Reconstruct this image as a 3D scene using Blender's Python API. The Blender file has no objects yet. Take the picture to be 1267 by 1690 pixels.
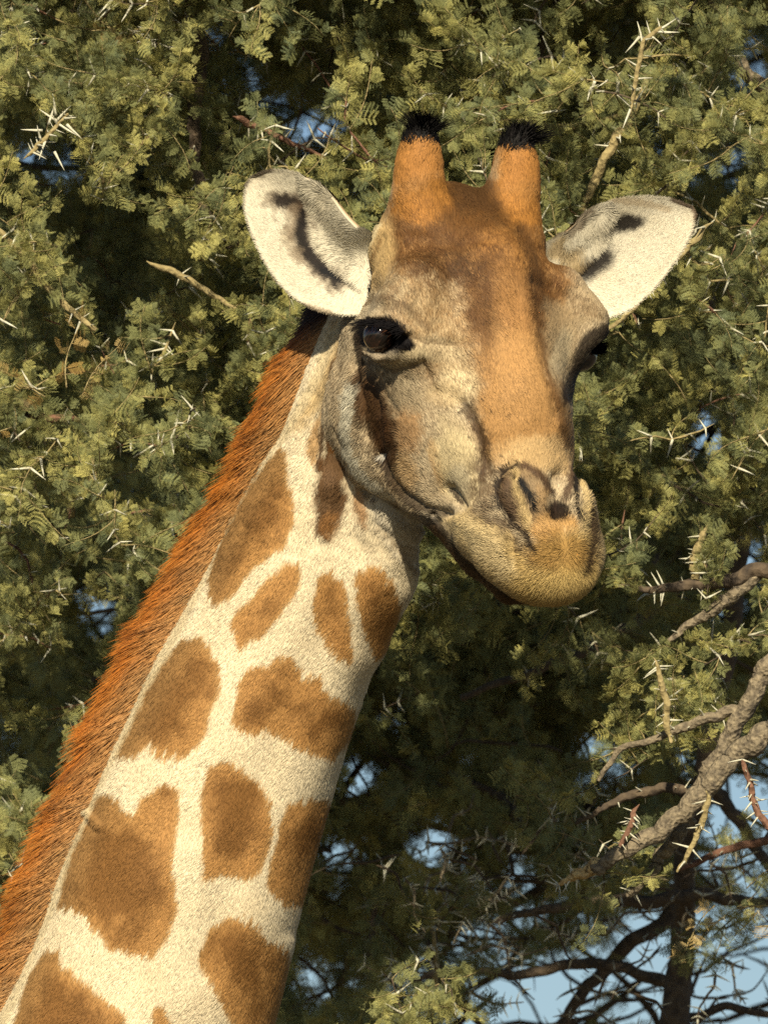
import bpy, math, random
import numpy as np
from mathutils import Vector, Matrix

R = math.radians
rng = np.random.default_rng(7)
random.seed(7)
scene = bpy.context.scene
COL = scene.collection

# ------------------------------------------------------------------ camera, sky, sun, exposure
S = 0.0008                      # metres per photo pixel at the giraffe
DIST = 16.0
PITCH = R(8.0)
CAM = Vector((0, 0, 2.0))
FWD = Vector((0, math.cos(PITCH), math.sin(PITCH)))
RGT = Vector((1, 0, 0))
UPV = RGT.cross(FWD)
cam_d = bpy.data.cameras.new('camera')
cam = bpy.data.objects.new('camera', cam_d)
COL.objects.link(cam)
cam.location = CAM
cam.rotation_euler = (math.pi / 2 + PITCH, 0, 0)
cam_d.sensor_fit = 'HORIZONTAL'
cam_d.sensor_width = 36
cam_d.lens = 36 * DIST / (1267 * S)
cam_d.clip_start = 0.5
cam_d.clip_end = 20000
cam_d.dof.use_dof = True
cam_d.dof.focus_distance = DIST - 0.05
cam_d.dof.aperture_fstop = 22.0
scene.camera = cam

SUN_EL, SUN_AZ = R(28), R(-3)   # height, and angle to the right of the camera's back
world = bpy.data.worlds.new('World')
scene.world = world
world.use_nodes = True
wn = world.node_tree
bg = wn.nodes['Background']
sky = wn.nodes.new('ShaderNodeTexSky')
sky.sky_type = 'NISHITA'
sky.sun_disc = False
sky.sun_elevation = SUN_EL
sky.sun_rotation = math.pi - SUN_AZ
sky.air_density = 1.0
sky.dust_density = 0.4
sky.ozone_density = 2.5
wn.links.new(sky.outputs[0], bg.inputs[0])
bg.inputs[1].default_value = 0.05
sun_d = bpy.data.lights.new('sun', 'SUN')
sun_d.energy = 5.0
sun_d.angle = R(0.5)
sun_d.color = (1.0, 0.89, 0.70)
sun = bpy.data.objects.new('sun', sun_d)
COL.objects.link(sun)
sun_dir = Vector((math.sin(SUN_AZ) * math.cos(SUN_EL), -math.cos(SUN_AZ) * math.cos(SUN_EL), math.sin(SUN_EL)))
sun.rotation_euler = sun_dir.to_track_quat('Z', 'Y').to_euler()
vs = scene.view_settings
vs.view_transform = 'Standard'
vs.look = 'None'
vs.exposure = 0.62
vs.gamma = 1.0
scene.cycles.use_denoising = False
scene.cycles.max_bounces = 6
scene.cycles.diffuse_bounces = 3
scene.cycles.transparent_max_bounces = 6

# ------------------------------------------------------------------ helpers
def tag(o, label=None, cat=None, group=None, kind=None):
    if label: o['label'] = label
    if cat: o['category'] = cat
    if group: o['group'] = group
    if kind: o['kind'] = kind
    return o

def at(px, py, depth):
    """world point seen at photo pixel (px, py), depth metres behind the giraffe's plane"""
    d = DIST + depth
    f = d / DIST
    return CAM + FWD * d + RGT * ((px - 633.5) * S * f) + UPV * ((845 - py) * S * f)

def lin(c):
    c = np.asarray(c, float) / 255.0
    return np.where(c <= 0.04045, c / 12.92, ((c + 0.055) / 1.055) ** 2.4)

KAL = np.array((1.30, 1.22, 1.18))
def alb(*c):
    """base colour of a surface that shows sRGB c in the warm sun"""
    return np.clip(lin(c) / KAL, 0.004, 0.85)

def smooth(e0, e1, x):
    t = np.clip((x - e0) / (e1 - e0), 0, 1)
    return t * t * (3 - 2 * t)

def _hash(ix, iy, iz, seed):
    h = (ix * 374761393 + iy * 668265263 + iz * 2147483647 + seed * 1274126177) & 0xFFFFFFFF
    h = ((h ^ (h >> 13)) * 1274126177) & 0xFFFFFFFF
    h = (h ^ (h >> 16)) & 0xFFFFFFFF
    return h.astype(np.float64) / 4294967295.0

def noise(P, scale, seed=0):
    """value noise, -1..1, on points (N,3)"""
    q = np.asarray(P) / scale
    i = np.floor(q).astype(np.int64)
    f = q - i
    f = f * f * (3 - 2 * f)
    out = 0
    for dx in (0, 1):
        for dy in (0, 1):
            for dz in (0, 1):
                w = (f[:, 0] if dx else 1 - f[:, 0]) * (f[:, 1] if dy else 1 - f[:, 1]) * (f[:, 2] if dz else 1 - f[:, 2])
                out = out + w * _hash(i[:, 0] + dx, i[:, 1] + dy, i[:, 2] + dz, seed)
    return out * 2 - 1

def norm(v):
    return v / np.maximum(np.linalg.norm(v, axis=-1, keepdims=True), 1e-9)

def mesh_np(name, V, F, mat=None, parent=None, smooth_=True, attrs=None):
    """mesh object from arrays; F is (n,3) or (n,4)"""
    me = bpy.data.meshes.new(name)
    V = np.ascontiguousarray(V, np.float32)
    F = np.ascontiguousarray(F, np.int32)
    me.vertices.add(len(V)); me.vertices.foreach_set('co', V.ravel())
    k = F.shape[1]
    me.loops.add(F.size); me.loops.foreach_set('vertex_index', F.ravel())
    me.polygons.add(len(F))
    me.polygons.foreach_set('loop_start', np.arange(0, F.size, k, dtype=np.int32))
    me.update(calc_edges=True)
    me.validate()
    if smooth_:
        me.polygons.foreach_set('use_smooth', np.ones(len(me.polygons), bool))
    if attrs:
        for an, arr in attrs.items():
            a = me.color_attributes.new(an, 'FLOAT_COLOR', 'POINT')
            a.data.foreach_set('color', np.c_[arr, np.ones(len(arr))].astype(np.float32).ravel())
    if mat: me.materials.append(mat)
    o = bpy.data.objects.new(name, me)
    COL.objects.link(o)
    if parent: o.parent = parent
    return o

def curves_np(name, pts, rad, col, nrm, mat, parent):
    """hair curves object: pts (N,K,3), rad (K,) or (N,K), col (N,3), nrm (N,3)"""
    N, K, _ = pts.shape
    cu = bpy.data.hair_curves.new(name)
    cu.add_curves([K] * N)
    cu.attributes['position'].data.foreach_set('vector', pts.astype(np.float32).ravel())
    a = cu.attributes.get('radius') or cu.attributes.new('radius', 'FLOAT', 'POINT')
    rr = np.broadcast_to(rad, (N, K)).astype(np.float32)
    a.data.foreach_set('value', np.ascontiguousarray(rr).ravel())
    a = cu.attributes.new('hair_colour', 'FLOAT_VECTOR', 'CURVE')
    a.data.foreach_set('vector', col.astype(np.float32).ravel())
    a = cu.attributes.new('skin_normal', 'FLOAT_VECTOR', 'CURVE')
    a.data.foreach_set('vector', nrm.astype(np.float32).ravel())
    cu.materials.append(mat)
    o = bpy.data.objects.new(name, cu)
    COL.objects.link(o)
    o.parent = parent
    return o

def new_mat(name):
    m = bpy.data.materials.new(name)
    m.use_nodes = True
    nt = m.node_tree
    return m, nt, nt.nodes['Principled BSDF']

# ------------------------------------------------------------------ materials of the giraffe
def hair_mat(name, mix=0.7, spec=0.25, rough=0.55):
    m, nt, b = new_mat(name)
    N, L = nt.nodes, nt.links
    ac = N.new('ShaderNodeAttribute'); ac.attribute_name = 'hair_colour'
    an = N.new('ShaderNodeAttribute'); an.attribute_name = 'skin_normal'
    vt = N.new('ShaderNodeVectorTransform'); vt.vector_type = 'VECTOR'; vt.convert_from = 'OBJECT'; vt.convert_to = 'WORLD'
    L.new(an.outputs['Vector'], vt.inputs[0])
    ge = N.new('ShaderNodeNewGeometry')
    mx = N.new('ShaderNodeMix'); mx.data_type = 'VECTOR'
    mx.inputs[0].default_value = mix
    L.new(ge.outputs['Normal'], mx.inputs[4]); L.new(vt.outputs[0], mx.inputs[5])
    nm = N.new('ShaderNodeVectorMath'); nm.operation = 'NORMALIZE'
    L.new(mx.outputs[1], nm.inputs[0])
    L.new(nm.outputs[0], b.inputs['Normal'])
    L.new(ac.outputs['Color'], b.inputs['Base Color'])
    b.inputs['Roughness'].default_value = rough
    b.inputs['Specular IOR Level'].default_value = spec
    return m

def skin_mat():
    m, nt, b = new_mat('giraffe_skin')
    N, L = nt.nodes, nt.links
    ac = N.new('ShaderNodeAttribute'); ac.attribute_name = 'coat'
    nz = N.new('ShaderNodeTexNoise'); nz.inputs['Scale'].default_value = 260
    tc = N.new('ShaderNodeTexCoord'); L.new(tc.outputs['Object'], nz.inputs['Vector'])
    bp = N.new('ShaderNodeBump'); bp.inputs['Strength'].default_value = 0.3; bp.inputs['Distance'].default_value = 0.002
    L.new(nz.outputs[0], bp.inputs['Height']); L.new(bp.outputs[0], b.inputs['Normal'])
    L.new(ac.outputs['Color'], b.inputs['Base Color'])
    b.inputs['Roughness'].default_value = 0.8
    b.inputs['Specular IOR Level'].default_value = 0.15
    return m
M_SKIN = skin_mat()
M_FUR = hair_mat('short_fur', 0.75, 0.12, 0.6)
M_MANE = hair_mat('mane_hair', 0.35, 0.35, 0.42)

#GIRAFFE_BEGIN
# ------------------------------------------------------------------ giraffe: implicit sculpt
# Local units while sculpting: photo pixels. x right, y away from the camera, z up.
TH, PH, RO = R(32), R(60), R(3)
h = np.array((math.sin(TH), -math.cos(TH), 0))
z_ = np.array((0, 0, 1.0))
sv = h * math.cos(PH) - z_ * math.sin(PH)
nv = h * math.sin(PH) + z_ * math.cos(PH)
lv = np.array((-math.cos(TH), -math.sin(TH), 0))
cr, sr = math.cos(RO), math.sin(RO)
ROLL = np.array(((cr, 0, sr), (0, 1, 0), (-sr, 0, cr)))      # clockwise as seen
HB = np.stack([ROLL @ lv, ROLL @ sv, ROLL @ nv])             # rows l, s, n
HO = np.array((794.0, 0.0, -564.0))
def H(l, s, n): return HO + np.array((l, s, n)) @ HB
def toH(p): return HB @ (np.asarray(p, float) - HO)

PR_HEAD, PR_NECK = [], []
def ell(lst, c, r, M=None, k=20, sub=False):
    c = np.asarray(c, float); r = np.asarray(r, float)
    M = np.eye(3) if M is None else M          # rows = local axes in G
    ext = np.sqrt(((M * r[:, None]) ** 2).sum(0))
    lst.append(('e', c - ext, c + ext, (c, r, M), k, sub))
def cone(lst, a, b, ra, rb, k=20, sub=False):
    a = np.asarray(a, float); b = np.asarray(b, float)
    m = max(ra, rb)
    lst.append(('c', np.minimum(a, b) - m, np.maximum(a, b) + m, (a, b, ra, rb), k, sub))
def chain(lst, pts, k=20, sub=False):
    for (a, ra), (b, rb) in zip(pts, pts[1:]):
        cone(lst, a, b, ra, rb, k, sub)
def hell(l, s, n, r, k=20, sub=False, both=True, rot=None):
    for sg in ((1, -1) if both and l else (1,)):
        M = HB.copy()
        if rot is not None:                      # rotation (deg) about l axis then about n axis (mirrored)
            a, b_ = R(rot[0]), R(rot[1]) * sg
            ca, sa, cb, sb = math.cos(a), math.sin(a), math.cos(b_), math.sin(b_)
            Rl = np.array(((1, 0, 0), (0, ca, sa), (0, -sa, ca)))
            Rn = np.array(((cb, sb, 0), (-sb, cb, 0), (0, 0, 1)))
            M = Rl @ Rn @ HB
        ell(PR_HEAD, H(sg * l, s, n), r, M, k, sub)
def hchain(pts, k=20, sub=False, both=True):
    for sg in ((1, -1) if both else (1,)):
        chain(PR_HEAD, [(H(sg * l, s, n), r) for l, s, n, r in pts], k, sub)

def prim(p, X, Y, Z):
    if p[0] == 'e':
        c, r, M = p[3]
        dx, dy, dz = X - c[0], Y - c[1], Z - c[2]
        u = [(M[i, 0] * dx + M[i, 1] * dy + M[i, 2] * dz) for i in range(3)]
        k0 = np.sqrt((u[0] / r[0]) ** 2 + (u[1] / r[1]) ** 2 + (u[2] / r[2]) ** 2)
        k1 = np.sqrt((u[0] / r[0] ** 2) ** 2 + (u[1] / r[1] ** 2) ** 2 + (u[2] / r[2] ** 2) ** 2)
        return k0 * (k0 - 1) / np.maximum(k1, 1e-6)
    a, b, ra, rb = p[3]
    d = b - a
    L2 = max((d * d).sum(), 1e-6)
    dx, dy, dz = X - a[0], Y - a[1], Z - a[2]
    t = np.clip((dx * d[0] + dy * d[1] + dz * d[2]) / L2, 0, 1)
    return np.sqrt((dx - t * d[0]) ** 2 + (dy - t * d[1]) ** 2 + (dz - t * d[2]) ** 2) - (ra + (rb - ra) * t)

def blend(D, d, k, sub):
    if sub:
        d = -d
        hh = np.maximum(k - np.abs(D - d), 0) / k
        return np.maximum(D, d) + hh * hh * k * 0.25
    hh = np.maximum(k - np.abs(D - d), 0) / k
    return np.minimum(D, d) - hh * hh * k * 0.25

def field(prims, P):
    D = np.full(len(P), 1e3)
    for p in prims:
        D = blend(D, prim(p, P[:, 0], P[:, 1], P[:, 2]), p[4], p[5])
    return D

# --- neck
NECK = [((655, 170, -470), 88), ((602, 180, -620), 100), ((566, 205, -750), 116), ((534, 255, -888), 160), ((471, 280, -1039), 173),
        ((389, 300, -1228), 193), ((296, 315, -1486), 213), ((236, 330, -1671), 225), ((130, 345, -1920), 250), ((10, 360, -2250), 300)]
def resample(pts, n):
    P = np.array([list(p) + [r] for p, r in pts]); out = []
    for i in range(len(P) - 1):
        p0, p1, p2, p3 = P[max(i - 1, 0)], P[i], P[i + 1], P[min(i + 2, len(P) - 1)]
        for k_ in range(n):
            t = k_ / n
            out.append(0.5 * (2 * p1 + (p2 - p0) * t + (2 * p0 - 5 * p1 + 4 * p2 - p3) * t * t + (3 * p1 - p0 - 3 * p2 + p3) * t ** 3))
    out.append(P[-1])
    return [(q[:3], q[3]) for q in out]
NECK = [((p_[0] - (7 if p_[2] < -800 else 0), p_[1], p_[2]), r_ - (7 if p_[2] < -800 else 0)) for p_, r_ in NECK]
NECK_F = resample(NECK, 5)
chain(PR_NECK, NECK_F, k=10)
chain(PR_NECK, [((650, 105, -840), 55), ((618, 165, -950), 58), ((580, 215, -1050), 56)], k=50)   # throat
chain(PR_NECK, [((583, 92, -548), 15), ((566, 92, -620), 20), ((550, 98, -720), 20), ((546, 100, -800), 17), ((538, 104, -880), 6)], k=18)
chain(PR_NECK, [((560, 104, -560), 10), ((543, 104, -640), 12), ((528, 108, -740), 12), ((522, 112, -850), 6)], k=14)
chain(PR_NECK, [((600, 90, -560), 12), ((592, 84, -640), 14), ((582, 88, -740), 12)], k=12)
chain(PR_NECK, [((597, 92, -800), 14), ((612, 98, -880), 15), ((640, 112, -960), 12)], k=16)

# --- head
hell(0, -140, -15, (152, 160, 112), k=30)                     # cranium
hell(0, -40, 8, (150, 170, 100), k=40)                        # frontal
hell(0, -85, 62, (72, 92, 80), k=50)                          # median bump
hchain([(88, -185, 30, 50), (93, -238, 55, 33), (95, -278, 80, 28), (94, -306, 94, 29)], k=40)   # ossicones
hell(150, -8, 10, (62, 78, 66), k=40)                         # orbit
hchain([(140, -70, 60, 40), (176, -20, 50, 30), (165, 50, 38, 22)], k=40)   # brow ridge
hchain([(0, 0, 42, 66), (0, 160, 38, 66), (0, 300, 2, 56)], k=50)          # bridge
hchain([(60, 30, -20, 92), (42, 170, -20, 70), (34, 310, -20, 58)], k=50)  # maxilla
hchain([(112, -60, -110, 62), (104, 40, -178, 72), (92, 110, -196, 60)], k=50)   # masseter
hchain([(90, 110, -196, 56), (66, 210, -128, 50), (46, 330, -84, 42)], k=40)   # mandible
hell(0, 60, -110, (118, 160, 100), k=40)                      # throat fill
hell(116, 60, -62, (58, 110, 84), k=40)
hell(80, 150, -92, (64, 100, 84), k=36)                        # cheek pouch
hell(0, 390, 16, (103, 90, 66), k=40, rot=(20, 0))             # upper lip / muzzle
hell(0, 432, 14, (80, 62, 54), k=36, rot=(20, 0))
hchain([(50, 285, -106, 30), (40, 360, -82, 32), (18, 425, -54, 30)], k=16)   # lower lip
hchain([(70, 300, -50, 24), (72, 350, -22, 36), (62, 390, 6, 48)], k=36)
hell(66, 330, 36, (32, 56, 42), k=24)                         # nostril wings
# grooves and hollows
hchain([(98, 268, -110, 3), (106, 330, -84, 5), (100, 400, -50, 6), (72, 452, -30, 6), (0, 484, -16, 6)], k=10, sub=True)   # mouth line
EYE_G = np.array((628.0, -117.0, -555.0))
eH = toH(EYE_G)
EYES = [H(eH[0], eH[1], eH[2]), np.array((958.0, 78.0, -584.0))]
EYE_R = 29.0
#GIRAFFE_PRIMS_END

STEP = 4.0
def sculpt(prims, lo, hi, step):
    lo = np.asarray(lo, float); hi = np.asarray(hi, float)
    n = np.ceil((hi - lo) / step).astype(int) + 1
    D = np.full(n, 60.0, np.float32)
    ax = [lo[i] + step * np.arange(n[i]) for i in range(3)]
    for p in prims:
        pad = p[4] + 4 * step
        i0 = np.clip(np.floor((p[1] - pad - lo) / step).astype(int), 0, n)
        i1 = np.clip(np.ceil((p[2] + pad - lo) / step).astype(int) + 1, 0, n)
        if (i1 <= i0).any(): continue
        sl = tuple(slice(a, b) for a, b in zip(i0, i1))
        X = ax[0][sl[0]][:, None, None].astype(np.float32); Y = ax[1][sl[1]][None, :, None].astype(np.float32); Z = ax[2][sl[2]][None, None, :].astype(np.float32)
        D[sl] = blend(D[sl], prim(p, X, Y, Z), p[4], p[5])
    return D, lo

def surface_nets(D, lo, step):
    nx, ny, nz = D.shape
    ins = D < 0
    cx, cy, cz = nx - 1, ny - 1, nz - 1
    cnt = np.zeros((cx, cy, cz), np.uint8)
    for a in (0, 1):
        for b in (0, 1):
            for c in (0, 1):
                cnt += ins[a:a + cx, b:b + cy, c:c + cz]
    act = np.argwhere((cnt > 0) & (cnt < 8))
    idx = np.full((cx, cy, cz), -1, np.int32)
    idx[act[:, 0], act[:, 1], act[:, 2]] = np.arange(len(act))
    acc = np.zeros((len(act), 3)); w = np.zeros(len(act))
    corners = [(a, b, c) for a in (0, 1) for b in (0, 1) for c in (0, 1)]
    for p in corners:
        for q in corners:
            if sum(abs(i - j) for i, j in zip(p, q)) != 1 or p > q: continue
            dp = D[act[:, 0] + p[0], act[:, 1] + p[1], act[:, 2] + p[2]]
            dq = D[act[:, 0] + q[0], act[:, 1] + q[1], act[:, 2] + q[2]]
            m = (dp < 0) != (dq < 0)
            t = np.where(m, dp / np.where(m, dp - dq, 1), 0)
            pt = np.array(p)[None] + t[:, None] * (np.array(q) - np.array(p))[None]
            acc[m] += pt[m]; w[m] += 1
    V = lo + step * (act + acc / w[:, None])
    quads = []
    for axn in range(3):
        s0 = [slice(None)] * 3; s1 = [slice(None)] * 3
        s0[axn] = slice(0, -1); s1[axn] = slice(1, None)
        e = ins[tuple(s0)] != ins[tuple(s1)]
        E = np.argwhere(e)
        o1, o2 = [i for i in range(3) if i != axn]
        E = E[(E[:, o1] > 0) & (E[:, o2] > 0) & (E[:, o1] < D.shape[o1] - 1) & (E[:, o2] < D.shape[o2] - 1)]
        c = []
        for a, b in ((1, 1), (0, 1), (0, 0), (1, 0)):
            F = E.copy(); F[:, o1] -= a; F[:, o2] -= b
            c.append(idx[F[:, 0], F[:, 1], F[:, 2]])
        Q = np.stack(c, 1)
        first = ins[E[:, 0], E[:, 1], E[:, 2]]
        flip = first if axn != 1 else ~first
        Q[~flip] = Q[~flip][:, ::-1]
        quads.append(Q)
    Q = np.concatenate(quads)
    return V, Q[(Q >= 0).all(1)]

def vnormals(V, Q):
    a = V[Q[:, 2]] - V[Q[:, 0]]; b = V[Q[:, 3]] - V[Q[:, 1]]
    fn = np.cross(a, b)
    N = np.zeros_like(V)
    for i in range(4):
        np.add.at(N, Q[:, i], fn)
    return norm(N)

def laplace(V, Q, it, w=0.5):
    for _ in range(it):
        A = np.zeros_like(V); c = np.zeros(len(V))
        for i in range(4):
            j = (i + 1) % 4
            np.add.at(A, Q[:, i], V[Q[:, j]]); np.add.at(A, Q[:, j], V[Q[:, i]])
            np.add.at(c, Q[:, i], 1); np.add.at(c, Q[:, j], 1)
        V = V + w * (A / c[:, None] - V)
    return V
ell(PR_HEAD, (1006, 60, -650), (56, 150, 80), k=26, sub=True)
for sg, e in ((1, EYES[0]), (-1, EYES[1])):
    o_ = norm(sg * HB[0] * 0.95 + HB[2] * 0.3)                  # gaze
    f_ = norm(HB[1] * 0.62 + HB[2] * 0.78); f_ = norm(f_ - (f_ @ o_) * o_)   # towards the front corner
    if sg < 0:
        ell(PR_HEAD, e + o_ * 16 + f_ * 8, (32, 45, 27), np.stack([o_, f_, np.cross(o_, f_)]), k=10, sub=True)
    else:
        ct, st = math.cos(R(20)), math.sin(R(20))
        MT = np.array(((ct, 0, -st), (0, 1, 0), (st, 0, ct)))
        ell(PR_HEAD, (617, -144, -556), (38, 42, 25), MT, k=8, sub=True)
        ell(PR_HEAD, (650, -168, -564), (27, 26, 17), MT, k=8, sub=True)
    ell(PR_HEAD, e, (EYE_R + 1,) * 3, k=2, sub=True)
    if sg > 0:
        chain(PR_HEAD, [((596, -100, -534), 6), ((618, -136, -524), 5), ((645, -158, -527), 5), ((672, -168, -550), 6)], k=12)
        chain(PR_HEAD, [((600, -108, -583), 4), ((622, -133, -592), 4), ((648, -151, -591), 4), ((672, -166, -572), 5)], k=12)
D, lo = sculpt(PR_NECK + PR_HEAD, (-330, -520, -2350), (1050, 680, -140), STEP)
BV, BQ = surface_nets(D, lo, STEP)
del D
BV = laplace(BV, BQ, 1, 0.5)
BN = vnormals(BV, BQ)
# skin relief: folds, veins and wrinkles pressed into the surface
def crease(pts, w, amp):
    global BV
    m = (BN[:, 1] < 0.2)
    d = line_d(pts, BV[m, 0], -BV[m, 2])
    BV[m] -= BN[m] * (amp * np.exp(-(d / w) ** 2))[:, None]
def line_d(pts, x, y):
    d = np.full(len(x), 1e9)
    P = np.array(pts, float)
    for a, b in zip(P, P[1:]):
        e = b - a
        t = np.clip(((x - a[0]) * e[0] + (y - a[1]) * e[1]) / max((e * e).sum(), 1e-9), 0, 1)
        d = np.minimum(d, np.hypot(x - a[0] - t * e[0], y - a[1] - t * e[1]))
    return d
for c in ([([(672, 560), (705, 572), (740, 573), (770, 570)], 6, 3), ([(612, 604), (650, 618), (692, 606)], 7, 2.5), ([(606, 590), (650, 598), (686, 588)], 7, -1.5),
           ([(700, 602), (712, 625), (722, 650)], 5, 4), ([(745, 575), (770, 620), (775, 650)], 10, 4), ([(722, 650), (745, 655), (770, 680)], 8, 4),
           ([(768, 665), (784, 705), (795, 750), (800, 790)], 9, 7), ([(745, 808), (764, 836)], 6, 9), ([(630, 750), (645, 785), (668, 815), (702, 838), (740, 850)], 7, 8),
           ([(600, 600), (618, 650), (630, 700), (634, 745)], 6, 5), ([(622, 620), (642, 660), (660, 690)], 5, 3), ([(588, 600), (600, 660), (606, 720)], 6, 4),
           ([(632, 690), (640, 730)], 9, -5), ([(862, 385), (882, 440), (892, 510), (893, 560), (905, 620), (918, 690)], 11, 6),
           ([(700, 470), (690, 505), (690, 535)], 14, 4), ([(655, 470), (640, 500)], 10, -5), ([(680, 395), (760, 410), (800, 400)], 9, 3),
           ([(880, 470), (910, 480), (940, 500)], 7, 3), ([(606, 385), (592, 440), (584, 510)], 5, 5), ([(622, 378), (606, 430), (594, 500)], 6, -5), ([(634, 395), (616, 450)], 5, 3),
           ([(852, 790), (864, 812), (877, 836)], 6, 15), ([(846, 770), (826, 784), (819, 805), (826, 836), (850, 864), (878, 884)], 5, 6), ([(838, 800), (846, 832), (864, 858)], 8, -5), ([(882, 788), (894, 812), (898, 842)], 9, -6), ([(948, 795), (949, 815), (951, 842)], 5, 6), ([(961, 796), (965, 830), (959, 864)], 8, -4), ([(800, 760), (812, 790), (818, 830)], 8, 4), ([(838, 860), (850, 890), (852, 925)], 7, 3),
           ([(917, 790), (915, 830), (918, 855)], 11, 9), ([(968, 860), (974, 900), (964, 940)], 9, 2.5), ([(760, 860), (800, 880), (830, 900)], 12, -4)]
          + [([(938 + 8 * k, 486 + 4 * k), (955 + 7 * k, 515 + 3 * k)], 3.6, 2.2) for k in range(6)]
          + [([(622 + 10 * k, 862 + 13 * k), (658 + 7 * k, 886 + 12 * k), (700, 898 + 12 * k)], 5, 2) for k in range(4)]
          + [([(600 + 16 * k, 806 + 11 * k), (660 + 8 * k, 846 + 8 * k), (725, 862 + 4 * k)], 4.5, 3.5) for k in range(3)]):
    crease(*c)
hm_ = smooth(-1000, -860, BV[:, 2])
crease([(585, 900), (520, 1080), (420, 1320), (340, 1600)], 34, 7)
crease([(480, 800), (440, 960), (360, 1160), (240, 1460)], 50, -6)
crease([(655, 960), (600, 1150), (540, 1330), (480, 1540)], 22, 5)
crease([(138, 1345), (160, 1366)], 6, -4)
BV += BN * (hm_ * (1.4 * noise(BV, 34, 11) + 0.8 * noise(BV, 15, 12)) + 1.5 * noise(BV, 90, 13))[:, None]
BN = vnormals(BV, BQ)
print('body verts', len(BV))

# ------------------------------------------------------------------ ears: cupped leaves of skin
def interp_poly(pts, n):
    P = np.array(pts, float)
    d = np.r_[0, np.cumsum(np.linalg.norm(np.diff(P, axis=0), axis=1))]
    t = np.linspace(0, d[-1], n)
    Q = np.stack([np.interp(t, d, P[:, i]) for i in range(P.shape[1])], 1)
    for _ in range(6):
        Q[1:-1] = Q[1:-1] * 0.5 + (Q[:-2] + Q[2:]) * 0.25
    return Q

def make_ear(upper, lower, dep_base, dep_tip, bowl, roll_, tilt=0.0, nu=60, nv=36, thick=7.0):
    U = interp_poly(upper, nu); Lw = interp_poly(lower, nu)
    V = []
    for i in range(nu):
        t = i / (nu - 1)
        w = np.linalg.norm(Lw[i] - U[i])
        for j in range(nv):
            v = j / (nv - 1)
            p = U[i] * (1 - v) + Lw[i] * v
            base = dep_base + (dep_tip - dep_base) * t + tilt * (v - 0.5) * w
            cup = bowl * w * (1 - t * 0.45) * math.sin(math.pi * v) ** 0.8 * (1.15 - 0.5 * v)
            curl = -roll_ * w * math.exp(-(v / 0.2) ** 2) * (1 - t) ** 0.7
            V.append((p[0], base + cup + curl, -p[1]))
    V = np.array(V)
    F = [(i * nv + j, i * nv + j + 1, (i + 1) * nv + j + 1, (i + 1) * nv + j) for i in range(nu - 1) for j in range(nv - 1)]
    F = np.array(F)
    N = vnormals(V, F)
    if N[:, 1].mean() > 0: N = -N; F = F[:, ::-1]
    n0 = len(V)
    V2 = np.r_[V, V - N * thick]
    F2 = np.r_[F, F[:, ::-1] + n0]
    rim = [(0, j) for j in range(nv)] + [(i, nv - 1) for i in range(1, nu)] + [(nu - 1, j) for j in range(nv - 2, -1, -1)] + [(i, 0) for i in range(nu - 2, 0, -1)]
    ids = [i * nv + j for i, j in rim]
    R_ = np.array([(a, b, b + n0, a + n0) for a, b in zip(ids, ids[1:] + ids[:1])])
    F2 = np.r_[F2, R_]
    N2 = np.r_[N, -N]
    inner = np.r_[np.ones(n0), np.zeros(n0)]
    return V2, F2, N2, inner
EAR_L = make_ear([(610, 388), (590, 378), (566, 352), (548, 325), (528, 305), (497, 290), (465, 283), (440, 284), (422, 292)],
                 [(600, 512), (570, 514), (530, 508), (495, 492), (462, 462), (436, 420), (418, 380), (407, 340), (410, 308)], 30, 60, 0.20, 0.16, -0.12)
EAR_R = make_ear([(880, 420), (915, 396), (945, 374), (968, 350), (992, 336), (1030, 326), (1070, 323), (1108, 326), (1138, 338)],
                 [(940, 500), (968, 508), (1000, 518), (1040, 503), (1080, 468), (1108, 432), (1130, 400), (1142, 375), (1146, 352)], 215, 190, 0.13, 0.10, -0.02)

giraffe = bpy.data.objects.new('giraffe', None)
COL.objects.link(giraffe)
OG = at(633.5, 845, 0)
giraffe.matrix_world = Matrix(((RGT.x, FWD.x, UPV.x, OG.x), (RGT.y, FWD.y, UPV.y, OG.y), (RGT.z, FWD.z, UPV.z, OG.z), (0, 0, 0, 1)))
tag(giraffe, 'giraffe with brown patched coat and orange mane in front of the thorn tree', 'giraffe')
OFF = np.array((633.5, 0.0, -845.0))
def loc(P): return (np.asarray(P, float) - OFF) * S

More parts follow.
